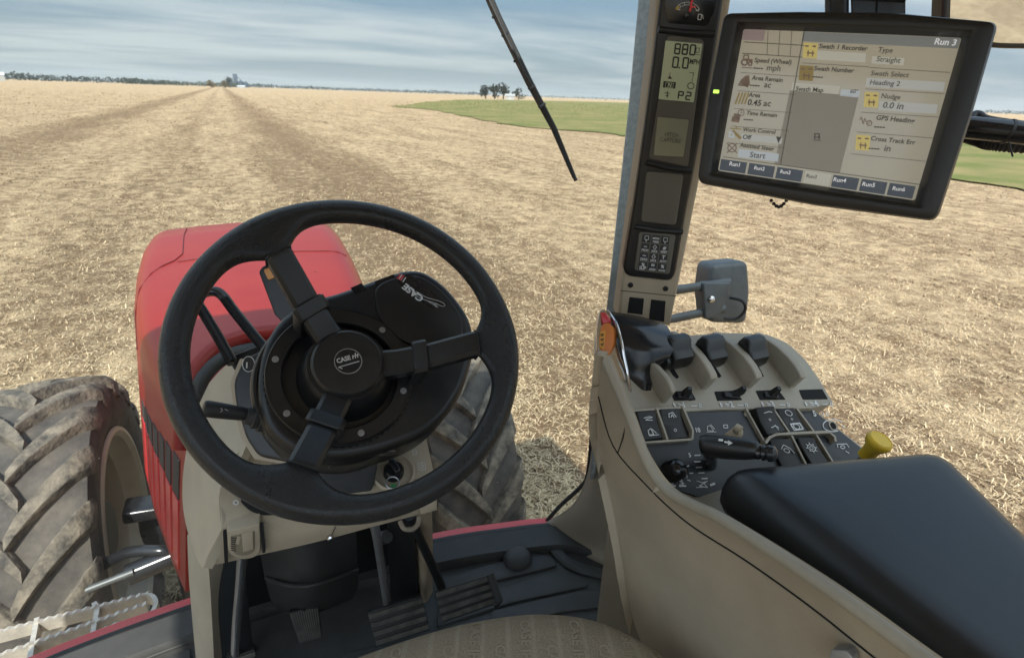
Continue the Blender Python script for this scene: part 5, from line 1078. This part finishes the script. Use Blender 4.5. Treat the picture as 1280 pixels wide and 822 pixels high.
# body under the panels
mb = MB(); mb.box((.55, .43, 1.95), (.30, .30, .40), None, .03); mb.build('console_body', M['tandk'], con)
mb = MB(); plate(mb, [(786, 518), (1017, 511), (1100, 575), (1180, 640), (905, 655), (838, 616), (812, 584)], PT.off(-.001), .05, .002); mb.build('panel_base', M['olive'], con)
mb = MB(); plate(mb, rnd([(793, 517), (1014, 511), (1046, 535), (1086, 567), (1120, 610), (905, 630), (842, 611), (822, 590)], [1, 2, 1, 3, 1, 1, 5, 3]), PT.off(.0022), .004, .0006); sp = mb.build('switch_panel', M['panel'], con)
PQ = PT.off(.0022)
def rocker(px, gap, tilt, name='rocker_switch', icon=None, bezel=True, lift=.006):
    """a rocker: px = four corners, clockwise from the far left"""
    mb = MB()
    a, b, c_, d_ = [Vector(p) for p in px]
    n_ = 9; L_ = [PQ.at(*a.lerp(d_, k/n_)) for k in range(n_+1)]; R_ = [PQ.at(*b.lerp(c_, k/n_)) for k in range(n_+1)]
    hgt = [lift+tilt*abs(2*k/n_-1)**1.6*.6+(tilt*.4*(1-2*k/n_)) for k in range(n_+1)]
    rs = [[l-PQ.n*.006, l+PQ.n*(h-.0012), l.lerp(r, .05)+PQ.n*h, l.lerp(r, .95)+PQ.n*h, r+PQ.n*(h-.0012), r-PQ.n*.006] for l, r, h in zip(L_, R_, hgt)]
    mb.rings(rs); o = mb.build(name, M['blackmatt'], con, smooth=35)
    if icon:
        mb = MB(); 
        cen = (a+b+c_+d_)/4
        for st_ in icon:
            pts, w_ = st_[0], st_[1]
            P = [tuple(a.lerp(b, u).lerp(d_.lerp(c_, u), v)) for u, v in pts]
            vmean = sum(v for u, v in pts)/len(pts); hh = lift+tilt*abs(2*vmean-1)**1.6*.6+tilt*.4*(1-2*vmean)
            stroke(mb, P, PQ, w_, hh+.0012, len(st_) > 2, th=.0010)
        mb.build('switch_symbol', M['white'], o, smooth=0)
    return o
c8 = lambda u, v, r_: [(u+r_*math.cos(2*math.pi*k/10), v+r_*.7*math.sin(2*math.pi*k/10)) for k in range(10)]
icA = [([(.3, .22), (.6, .18), (.75, .22), (.45, .26), (.35, .30), (.7, .33)], .0009), ([(.3, .85), (.33, .68), (.5, .62), (.55, .85)], .0011, 1), ([(.55, .65), (.72, .82)], .0011), ([(.3, .88), (.8, .88)], .0009)]
icB = [([(.35, .28), (.38, .16), (.6, .12), (.7, .28)], .0011), ([(.45, .28), (.55, .18), (.6, .3)], .0012), (c8(.5, .72, .06), .0008, 1)]
icC = [([(.3, .22), (.6, .18), (.75, .22)], .0010), (c8(.5, .48, .05), .0007, 1), ([(.35, .78), (.6, .74), (.7, .82)], .0012), ([(.6, .7), (.65, .9)], .001)]
icD = [(c8(.5, .2, .18), .0009, 1), (c8(.5, .46, .05), .0007, 1), ([(.25, .66), (.78, .66), (.78, .92), (.25, .92)], .0022, 1), (c8(.5, .79, .16), .0012, 1)]
icE = [([(.3, .35), (.5, .2), (.7, .35), (.75, .55)], .001), (c8(.5, .42, .12), .0009, 1)]
icF = [(c8(.5, .4, .20), .0012, 1), (c8(.5, .4, .09), .0009, 1)]+[([(.5+.22*math.cos(k*.785), .4+.15*math.sin(k*.785)), (.5+.30*math.cos(k*.785), .4+.21*math.sin(k*.785))], .0011) for k in range(8)]
rocker([(792, 518), (815, 516), (826, 548), (803, 551)], 0, .004, icon=icA); rocker([(821, 514), (845, 513), (857, 548), (831, 550)], 0, .004, icon=icB)
rocker([(936, 514), (958, 512), (975, 541), (953, 546)], 0, .006, icon=icC, lift=.012); rocker([(967, 513), (988, 512), (1006, 539), (985, 542)], 0, .003, icon=icD); rocker([(958, 552), (984, 550), (1006, 582), (975, 584)], 0, .003, icon=icE); rocker([(992, 549), (1013, 549), (1032, 578), (1010, 580)], 0, .003, icon=icF)
# olive frames between the switches
def fr(pts, w_, h, name='switch_frame'):
    mb = MB(); P = [PQ.at(*p) for p in pts]; n = len(P); rs = []
    for i, p in enumerate(P):
        t = (P[min(i+1, n-1)]-P[max(i-1, 0)]).normalized(); s = PQ.n.cross(t).normalized()*w_/2; rs.append([p-s, p-s*.8+PQ.n*h, p+s*.8+PQ.n*h, p+s])
    mb.rings(rs); mb.build(name, M['olive'], con)
fr([(786, 514), (802, 555), (830, 553), (860, 551)], .004, .009); fr([(786, 515), (816, 513), (850, 511)], .004, .007); fr([(817, 512), (831, 553)], .004, .009); fr([(849, 509), (862, 540), (861, 551)], .004, .009)
fr([(930, 512), (948, 545), (952, 552)], .004, .006); fr([(961, 511), (985, 547), (1004, 585)], .004, .009); fr([(991, 511), (1016, 545), (1036, 578)], .004, .008); fr([(951, 556), (956, 549), (964, 545), (1000, 543), (1030, 542), (1037, 548), (1038, 554)], .005, .011)
for q in ([(995, 516), (1010, 515), (1026, 541), (1012, 542)], [(1022, 553), (1037, 552), (1052, 572), (1040, 573)]):
    mb = MB(); plate(mb, rnd(q, 1), PQ.off(.0008), .001, .0002); mb.build('blank_switch', M['panel'], con)
mb = MB(); plate(mb, rnd([(930, 516), (938, 515), (939, 519), (932, 520)], 1), PQ.off(.002), .003, .0004); mb.build('switch_clip', M['olive'], con)
# sockets, knobs and lettering
mb = MB(); c_ = PQ.at(1041, 532); mb.lathe([(.0085, 0), (.0085, .001), (.006, .001), (.0058, -.001), (0, -.001)], c_, PQ.n, 28); kd = mb.build('dial_socket', M['olive'], con)
mb = MB(); mb.lathe([(.0052, .0), (.0052, .0008), (0, .0008)], c_, PQ.n, 24); mb.build('socket_hole', M['void'], kd)
kb = PQ.at(838, 590)
mb = MB(); rs = []
for r_, h in ((.0155, 0), (.0155, .004), (.0135, .006), (.0130, .020), (.0115, .0245), (.007, .0275), (.001, .0285)):
    rs.append([kb+(PQ.u*math.cos(2*math.pi*k/56)+PQ.v*math.sin(2*math.pi*k/56))*(r_*(1+(.08 if (k % 4 in (0, 1) and .005 < h < .022) else 0)))+PQ.n*h for k in range(56)])
mb.rings(rs); kn = mb.build('ribbed_knob', M['gloss'], con, smooth=50)
for i in range(3):
    mb = MB(); p = kb+PQ.n*(.026-.002*i)+PQ.v*(.004-.0035*i)*-1-PQ.u*(.004+.002*i); mb.lathe([(0, 0), (.0008, 0), (.0008, .0006), (0, .0006)], p+PQ.n*.001, PQ.n, 8); mb.build('knob_dot', M['white'], kn)
LT = PQ.off(.0005)
mb = MB()
for a in range(-215, 40, 32): stroke(mb, [(838+24*math.cos(R(a+180))*-1*-1, 592-15*math.sin(R(a))), (838+28*math.cos(R(a+180)), 592-18*math.sin(R(a)))], LT, .0014)
text_h(mb, '1', (823, 600), 5, LT); text_h(mb, '10', (855, 597), 4.5, LT); text_h(mb, 'o', (849, 602), 6, LT)
for x in (836, 849): stroke(mb, [(x, 607), (x+8, 607)], LT, .0022); stroke(mb, [(x+4, 602), (x+4, 606)], LT, .0014); stroke(mb, [(x+2, 604), (x+6, 604)], LT, .0012)
mb.build('knob_scale', M['white'], sp, smooth=0)
mb = MB()
text_h(mb, '10', (870, 540), 5.5, LT); mb.build('scale_figure', M['white'], sp, smooth=0); mb = MB(); stroke(mb, [(884, 538), (884, 533), (887, 531.5), (892, 538.5)], LT, .0010, closed=True); stroke(mb, [(883, 540), (895, 539.5)], LT, .0009); stroke(mb, [(888, 530.5), (893, 536)], LT, .0012); stroke(mb, [(904, 531), (909, 531), (909.5, 534.5), (904.5, 534.5)], LT, .0012, closed=True); mb.build('hitch_symbol', M['white'], sp, smooth=0); mb = MB()
for i, (x, y) in enumerate([(871, 569), (871, 577), (873, 584), (876, 591), (880, 598)]): stroke(mb, [(x-3, y), (x+4, y-.4)], LT, .0016)
text_h(mb, '5', (861, 571), 5, LT)
mb.build('position_scale', M['white'], sp, smooth=0); mb = MB(); stroke(mb, [(871, 601), (878, 603), (884, 601), (874, 607), (884, 609), (880, 604)], LT, .001); stroke(mb, [(870, 609), (884, 608)], LT, .001); stroke(mb, [(888, 606), (893, 604)], LT, .003)
mb.build('hitch_symbol', M['white'], sp, smooth=0)
mb = MB()
text_h(mb, '5', (1017, 520), 7, LT); stroke(mb, [(1026, 514), (1027, 519), (1036, 519.5), (1035, 515)], LT, .0009); stroke(mb, [(1029, 518), (1028, 513.5)], LT, .001); stroke(mb, [(1033, 518), (1033, 513.5)], LT, .001)
stroke(mb, ring_px(1041, 531.5, 12.5, 7.6, 24, 60, 335), LT, .0016); stroke(mb, [(1053, 532), (1055, 534)], LT, .0025); text_h(mb, 'o', (1038, 545), 5, LT)
stroke(mb, [(1047, 559), (1046, 555), (1058, 554.5), (1061, 559)], LT, .0012); stroke(mb, ring_px(1053, 558.5, 2.8, 1.9, 12), LT, .0012, closed=True); stroke(mb, [(1057, 564), (1061, 566)], LT, .0012)
mb.build('socket_lettering', M['white'], sp, smooth=0)
# ---- lever deck
DK0 = PQ.at(900, 508)
DK = Plane(DK0+Vector((0, 0, .001)), (0, -.50, .866))
dkpx = rnd([(758, 452), (770, 440), (800, 436), (850, 420), (900, 415), (958, 417), (985, 428), (1008, 450), (1026, 476), (1042, 503), (1016, 510), (900, 511.5), (787, 518), (775, 490)], [2, 2, 2, 2, 3, 8, 12, 10, 8, 3, 0, 0, 2, 2])
mb = MB(); plate(mb, dkpx, DK, .05, .006, 4); mb.build('lever_deck', M['olive'], con)
DD = DK.off(.0008)
for px in ([(838, 489), (864, 488), (870, 499.5), (843, 500.5)], [(893, 489), (920, 488), (928, 499.5), (897, 500.5)], [(945, 488), (973, 487), (982, 499), (950, 499.5)], [(999, 487), (1028, 486), (1035, 498.5), (1004, 499)]):
    mb = MB(); plate(mb, rnd(px, 1), DD, .0006); mb.build('slot_window', M['void'], con, smooth=0)
for px in ([(833, 455), (840, 457), (849, 471), (846, 473), (841, 468)], [(887, 454), (893, 456), (902, 470), (899, 472), (894, 468)], [(941, 453), (947, 455), (955, 470), (951, 471), (946, 466)], [(993, 456), (997, 456), (1006, 468), (1005, 470), (1001, 469)]):
    mb = MB(); plate(mb, px, DD, .0006); mb.build('lever_slot', M['void'], con, smooth=0)
for n_, x in (('1', 845), ('2', 903), ('3', 955), ('4', 1009)):
    mb = MB(); y = 509.3-(x-845)*.011
    text_h(mb, n_, (x+10, y), 6.8, DD); stroke(mb, [(x-3, y-5), (x-1, y-1)], DD, .003); stroke(mb, [(x+3, y-4.5), (x+8, y-3)], DD, .002); stroke(mb, [(x+4, y-2), (x+8, y-1)], DD, .0015); stroke(mb, [(x+19, y-2), (x+26, y-2.2)], DD, .0016); stroke(mb, ring_px(x+30, y-2.5, 1.4, 2, 8), DD, .0014, closed=True)
    mb.build('lever_number', M['white'], con, smooth=0)
# fins between the levers: profile in the fore and aft plane
def fin(foot, thick, h, ln, back=.0):
    p0 = DK.at(*foot); dv = Vector((0, .866, .5)); up = Vector((0, -.5, .866)); rt_ = Vector((1, 0, 0))
    prof = [(0, -.01), (0, h*.86), (.003, h*.95), (.009, h), (.022, h*1.04), (ln*.45, h*1.02), (ln*.7, h*.88), (ln, h*.58), (ln+.018, h*.25), (ln+.022, -.01)]
    pts = [p0-rt_*thick+dv*a+up*b for a, b in prof]
    mb = MB(); mb.prism(pts, rt_*thick, .0028, 3, both=True); mb.build('lever_fin', M['olive'], con, smooth=35)
    return p0
fin((834, 503), .0095, .034, .066); fin((886, 485), .0145, .033, .090); fin((941, 484), .0145, .033, .090); fin((995, 483), .0145, .033, .090)
# slide tabs
for x0, y0, dx in ((855, 496, -1), (913, 495, 8), (963, 495, 1)):
    mb = MB(); p0 = DK.at(x0, y0)
    mb.box(p0+DK.n*.002, (.026, .010, .006), Matrix((DK.u, DK.v, DK.n)).transposed(), .002); tp = DK.at(x0+dx, y0-1)+DK.n*.012
    mb.rings([[p+DK.u*sx_+DK.v*sy_ for sx_, sy_ in ((-w_, -d_), (w_, -d_), (w_, d_), (-w_, d_))] for p, w_, d_ in ((p0, .006, .005), (tp, .0045, .004), (tp+DK.n*.010, .003, .003))]); mb.build('slide_tab', M['blackmatt'], con, smooth=30)
# remote levers
for i, (px, py, la, d) in enumerate(((848, 440, 'black knobbed remote lever half hidden behind the big black grip', 0), (890, 440, 'black knobbed remote lever between the first and second fins of the console', 0), (941, 440, 'black knobbed remote lever nearest the open field side of the console', 0))):
    base = DK.at(px-8, py+20, .0); t = thing('remote_lever', la, 'lever', tuple(base), 'remote levers of the console')
    up = Vector((0, -.35, .94)); k0 = DK.at(px-9, py+13, .004)
    X_, Y_ = Vector((1, 0, 0)), Vector((0, .94, .35)); w_ = .0225
    prof = [(-.016, .0), (-.020, .010), (-.019, .026), (-.012, .030), (-.006, .0335), (.0, .043), (.008, .0455), (.017, .042), (.021, .03), (.019, .0)]
    # knob: body with a stepped shoulder to the left
    pts = [k0-X_*w_*.86+Y_*a+up*b for a, b in prof]
    mb = MB(); mb.prism(pts, X_*w_*1.72, .0035, 3, both=True)
    mb.build('knob', M['black'], t, smooth=40)
    mb = MB(); pts = [k0-X_*w_*1.25+Y_*a+up*b for a, b in [(-.015, .0), (-.018, .012), (-.014, .020), (.0, .026), (.012, .024), (.016, 0)]]; mb.prism(pts, X_*w_*.42, .003, 3, both=True); mb.build('thumb_step', M['black'], t, smooth=40)
    mb = MB(); mb.tube([base-up*.02, k0+up*.004], .006, 10); mb.build('stem', M['blackmatt'], t)
# big grip
tl = thing('drive_lever', 'tall glossy black hand grip with chrome edge and orange button', 'lever', tuple(DK.at(800, 500)))
GP = PL3((757, 388, .875), (838, 410, .865), (800, 500, .835))
mb = MB(); sheet(mb, [[(760, 389, .905), (800, 395, .91), (834, 407, .905)], [(768, 400, .872), (802, 408, .867), (840, 419, .874)], [(775, 424, .856), (805, 431, .848), (842, 432, .86)], [(779, 446, .853), (807, 451, .846), (837, 446, .857)], [(783, 464, .854), (803, 469, .849), (820, 460, .857)], [(786, 482, .850), (801, 485, .845), (815, 478, .852)], [(789, 505, .838), (801, 506, .833), (813, 505, .84)]], .03, 6); mb.build('grip', M['gloss'], tl, smooth=60)
mb = MB(); plate(mb, rnd([(750, 387), (762, 388), (772, 408), (780, 440), (786, 470), (790, 503), (780, 501), (769, 480), (757, 455), (747, 438), (746, 408)], [3, 3, 8, 8, 8, 2, 3, 8, 8, 6, 8]), GP.off(-.004), .045, .005, 3); mb.build('chrome_edge', M['chrome'], tl, smooth=60)
mb = MB(); P = smooth_loop([PD(*p) for p in [(760, 389, .895), (769, 402, .864), (776, 425, .849), (780, 447, .846), (784, 465, .846), (787, 483, .842), (789, 503, .831)]], 5, False); mb.tube(P, .0026, 8); mb.build('edge_bead', M['chrome'], tl)
ob = PL3((750, 408, .872), (767, 410, .862), (758, 443, .862))
mb = MB(); plate(mb, rnd([(751, 406), (760, 402), (768, 411), (767, 430), (761, 445), (749, 437), (748, 424)], 4), ob.off(.006), .02, .0035, 4); btn = mb.build('orange_button', M['orange'], tl, smooth=50)
mb = MB(); plate(mb, rnd([(750, 414), (757, 413), (755, 437), (749, 433)], 1.5), ob.off(.0072), .002, .0006); fc = mb.build('button_face', mat('button face amber', (.72, .33, .05), .4), btn)
mb = MB()
for y in (418, 424, 430): stroke(mb, [(751, y), (754.5, y-1), (753, y+2)], ob.off(.0075), .0009, closed=True)
mb.build('button_symbol', M['ink'], fc, smooth=0)
mb = MB(); plate(mb, rnd([(750, 390), (756, 390), (763, 402), (753, 405)], 2), ob.off(.004), .01, .002); mb.build('red_tip', M['redsill'], tl)
# lying grip (hitch position lever)
jl = thing('hitch_lever', 'black oval hitch lever lying across the switch panel before the armrest', 'lever', tuple(PQ.at(920, 560)))
A, B = PD(876, 556, .745), PD(952, 563, .70)
ax_ = (B-A).normalized(); mb = MB()
rs = []
upv = (PQ.n-ax_*PQ.n.dot(ax_)).normalized(); sdv = ax_.cross(upv)
for t_i, wv, hv in ((0, .006, .010), (.03, .011, .016), (.12, .0135, .017), (.4, .0145, .0165), (.75, .013, .0145), (.93, .0105, .0115), (1.0, .007, .007)):
    p = A.lerp(B, t_i); rs.append([p+sdv*math.cos(2*math.pi*k/24)*wv+upv*math.sin(2*math.pi*k/24)*hv for k in range(24)])
mb.rings(rs); gp = mb.build('oval_grip', M['black'], jl, smooth=60)
mb = MB(); jp = Plane(A.lerp(B, .4)+(C-A).normalized()*.018, upv+(C-A).normalized()*.9); stroke(mb, [(906, 552), (911, 553)], jp, .0022); stroke(mb, [(899, 549.5), (903, 550)], jp, .003); patch(mb, [(910, 550), (916, 553.5), (910, 556.5)], jp); mb.build('arrow_mark', M['white'], gp, smooth=0)
mb = MB(); c_ = PD(958, 566, .695); rs = [[c_+ax_*h+(sdv*math.cos(2*math.pi*k/20)+upv*math.sin(2*math.pi*k/20))*r_ for k in range(20)] for h, r_ in ((-.012, .007), (-.010, .0095), (-.006, .0075), (-.004, .010), (.0, .0085), (.003, .0105), (.009, .0095), (.013, .004))]; mb.rings(rs); mb.build('ball_joint', M['gloss'], jl, smooth=40)
mb = MB(); mb.tube([PD(888, 566, .745), PQ.at(890, 580, -.004)], .009, 12); mb.build('lever_stem', M['gloss'], jl)
# small flag lever
fl_ = thing('flag_lever', 'little tan thumb lever standing behind the black hitch lever', 'lever', tuple(PQ.at(918, 545)))
mb = MB(); plate(mb, rnd([(904, 543), (915, 535), (920, 530), (929, 536), (929, 543), (920, 546)], 3), PL3((904, 543, .795), (925, 533, .795), (920, 546, .788)), .006, .0018); mb.build('thumb_plate', M['tan'], fl_)
mb = MB(); mb.tube([PD(919, 534, .79), PD(926, 538, .785)], .0065, 10); mb.build('thumb_tip', M['tan'], fl_)
# yellow knob
yk = thing('yellow_knob', 'round yellow plastic knob poking up behind the far edge of the armrest', 'knob', tuple(PD(1090, 566, .80)))
A, B = PD(1082, 570, .80), PD(1104, 546, .775); axy = (B-A).normalized()
mb = MB(); mb.lathe([(.0, -.002), (.011, 0), (.0105, .011), (.0115, .019), (.0162, .027), (.0172, .032), (.0163, .0355), (.014, .0375), (.0132, .0366), (.010, .037), (0, .0375)], A, axy, 36); mb.build('knob', M['yellow'], yk, smooth=35)
mb = MB(); mb.tube([A-axy*.07, A], .006, 10); mb.build('stem', M['steel'], yk)
# ================================================================== armrest
ar = thing('armrest', 'wide black leather armrest pad with rounded edges on the tan console', 'armrest', tuple(PZ(1100, 680, 2.2)))
AZ = 2.25; apl = Plane((0, 0, AZ), (.0, -.02, 1))
arm_px = [(903, 602), (1178, 562), (1292, 655), (1400, 760), (1260, 980), (1060, 790)]
ap = [apl.at(x, y) for x, y in [(902, 596), (930, 580), (1050, 571), (1170, 563)]]
pts = [PZ(900, 597, AZ), PZ(1180, 562, AZ), PZ(1290, 652, AZ), PZ(1330, 700, AZ)]
inner0, inner1 = PZ(894, 574, AZ), PZ(1240, 850, AZ)
outer0, outer1 = PZ(1181, 551, AZ), PZ(1330, 692, AZ)
inner2 = inner0+(inner1-inner0)*1.5; outer2 = outer0+(outer1-outer0)*1.8
loop = [inner0, outer0, outer2, inner2]
cxm = sum(p.x for p in loop)/4; cym = sum(p.y for p in loop)/4
def inset(ins, rad):
    """the outline moved inwards by ins, corners rounded"""
    L_ = []
    for i in range(4):
        a, b, c_ = loop[i-1], loop[i], loop[(i+1) % 4]
        d1 = Vector((b.x-a.x, b.y-a.y)).normalized(); d2 = Vector((c_.x-b.x, c_.y-b.y)).normalized()
        n1, n2 = Vector((-d1.y, d1.x)), Vector((-d2.y, d2.x)); toc = Vector((cxm-b.x, cym-b.y))
        if n1.dot(toc) < 0: n1 = -n1
        if n2.dot(toc) < 0: n2 = -n2
        m_ = (n1+n2)/(1+n1.dot(n2)); L_.append((b.x+m_.x*ins, b.y+m_.y*ins))
    return rnd(L_, [rad*.9, rad, rad, rad], 9)
mb = MB(); rs = []
for ins, z, rad in ((.014, -.064, .03), (.004, -.062, .038), (.0, -.052, .04), (.0, -.036, .04), (.0028, -.022, .038), (.008, -.0115, .034), (.016, -.005, .030), (.027, -.0012, .024), (.045, .0006, .016), (.075, .0016, .01)):
    rs.append([Vector((x, y, AZ+z)) for x, y in inset(ins, rad)])
mb.rings(rs, cap=True); mb.build('leather_pad', M['leather'], ar, smooth=80)
l2 = inset(0, .03)
mb = MB(); l3 = [(cxm+(x-cxm)*.93, cym+(y-cym)*.93) for x, y in l2]; mb.prism([Vector((x, y, AZ-.061)) for x, y in l3], Vector((0, 0, -.05)), .004); mb.build('armrest_base', M['tandk'], ar)
lv = thing('recline_handle', 'small grey latch tip poking up beside the seat at the console foot', 'handle', tuple(PX(1052, 818, .36)))
mb = MB(); hp = Plane(PX(1052, 818, .366), (-1, -.2, .1)); plate(mb, rnd([(1038, 812), (1058, 813), (1066, 822), (1064, 840), (1036, 840)], 3), hp, .012, .003); mb.build('latch_tip', M['steel'], lv)
mb = MB(); plate(mb, [(1044, 836), (1060, 836), (1060, 870), (1044, 870)], hp.off(-.003), .008, .001); mb.build('latch_stem', M['blackmatt'], lv)
# ================================================================== seat
seat = thing('driver_seat', 'tan cloth seat cushion with faint woven lettering at the bottom edge', 'seat', (.05, .2, 1.9))
fab = mat('woven tan seat cloth', (.26, .22, .155), .9, bump=.5, bscale=500, spec=.15)
nt = fab.node_tree; b_ = nt.nodes['Principled BSDF']; tcn = nt.nodes.new('ShaderNodeTexCoord'); wv = nt.nodes.new('ShaderNodeTexWave'); wv.inputs['Scale'].default_value = 10.5; wv.inputs['Distortion'].default_value = .15; wv.wave_profile = 'SIN'
mpn = nt.nodes.new('ShaderNodeMapping'); mpn.inputs['Rotation'].default_value = (0, 0, R(24)); nt.links.new(tcn.outputs['Object'], mpn.inputs[0]); nt.links.new(mpn.outputs[0], wv.inputs['Vector'])
mrn = nt.nodes.new('ShaderNodeMapRange'); mrn.inputs[1].default_value = .86; mrn.inputs[2].default_value = .99; nt.links.new(wv.outputs['Fac'], mrn.inputs[0])
nzf = nt.nodes.new('ShaderNodeTexNoise'); nzf.inputs['Scale'].default_value = 420; nt.links.new(tcn.outputs['Object'], nzf.inputs['Vector'])
mxa = nt.nodes.new('ShaderNodeMix'); mxa.data_type = 'RGBA'; mxa.inputs['A'].default_value = (.20, .165, .115, 1); mxa.inputs['B'].default_value = (.32, .27, .195, 1); nt.links.new(nzf.outputs['Fac'], mxa.inputs['Factor'])
mxb = nt.nodes.new('ShaderNodeMix'); mxb.data_type = 'RGBA'; mxb.inputs['B'].default_value = (.36, .315, .235, 1); nt.links.new(mxa.outputs['Result'], mxb.inputs['A'])
mm = nt.nodes.new('ShaderNodeMath'); mm.operation = 'MULTIPLY'; mm.inputs[1].default_value = .45; nt.links.new(mrn.outputs[0], mm.inputs[0]); nt.links.new(mm.outputs[0], mxb.inputs['Factor']); nt.links.new(mxb.outputs['Result'], b_.inputs['Base Color'])
def seat_z(x, y):
    return 2.058-.5*max(0, y-.38)**2*4-.02*math.cos(min(abs(x-.07)/.25, 1.4)*1.5)
sl_ = [(-.20, .05), (-.20, .36), (-.15, .455), (-.05, .482), (.06, .485), (.15, .475), (.235, .448), (.30, .395), (.335, .30), (.345, .05), (.345, -.25), (-.20, -.25)]
so_ = [(p.x, p.y) for p in smooth_loop([Vector((x, y, 0)) for x, y in sl_], 6)]
cxs, cys = .07, .12; mb = MB(); rs = []
for f, dz in ((.90, -.14), (.985, -.13), (1.0, -.10), (1.0, -.06), (.985, -.030), (.96, -.014), (.92, -.004), (.85, 0), (.7, .0), (.5, 0), (.25, 0), (.02, 0)):
    rs.append([Vector((cxs+(x-cxs)*f*1.045, cys+(y-cys)*f*1.045, 2.062+dz-.10*(max(0, (cys+(y-cys)*f)-.30)**2) )) for x, y in so_])
mb.rings(rs)
from mathutils.bvhtree import BVHTree
bv = BVHTree.FromPolygons(mb.v, mb.f); mb.build('cushion', fab, seat, smooth=80)
lt_ = mat('woven seat lettering', (.288, .245, .174), .9)
mb = MB(); ang = R(246)
d0 = Vector((math.cos(ang), math.sin(ang), 0)); d1 = Vector((-math.sin(ang), math.cos(ang), 0))
for c__ in range(-9, 10):
    for r__ in range(-5, 6):
        vs, fs = glyphs('CASE IH', .02, 0); k = .0165; o_ = Vector((.1, .40, 0))+d1*(c__*.0299+.006)+d0*(r__*.082+(c__ % 2)*.037); out = []
        for v in vs:
            p = o_+d0*(v.x*k)+d1*(v.y*k); h = bv.ray_cast(Vector((p.x, p.y, 3)), Vector((0, 0, -1)))
            if h[0] is None or abs(h[1].z) < .25: out = None; break
            out.append(h[0]+h[1]*(.0009 if h[1].z > 0 else -.0009))
        if out: mb.add(out, fs)
if mb.v: mb.build('woven_lettering', lt_, seat, smooth=0)
mb = MB(); mb.box((.07, .1, 1.74), (.36, .5, .32), None, .03); mb.build('seat_base', M['blackmatt'], seat)
# ================================================================== thin haze over the plain
mb = MB(); mb.box((0, 0, 21), (6400, 6400, 46)); hm = bpy.data.materials.new('thin haze'); hm.use_nodes = True; nt = hm.node_tree; nt.nodes.remove(nt.nodes['Principled BSDF'])
pv = nt.nodes.new('ShaderNodeVolumePrincipled'); pv.inputs['Color'].default_value = (.80, .87, .93, 1); pv.inputs['Density'].default_value = .00009; nt.links.new(pv.outputs[0], nt.nodes['Material Output'].inputs['Volume'])
mb.build('haze', hm, smooth=0, kind='stuff', label='thin bluish haze over the far plain')
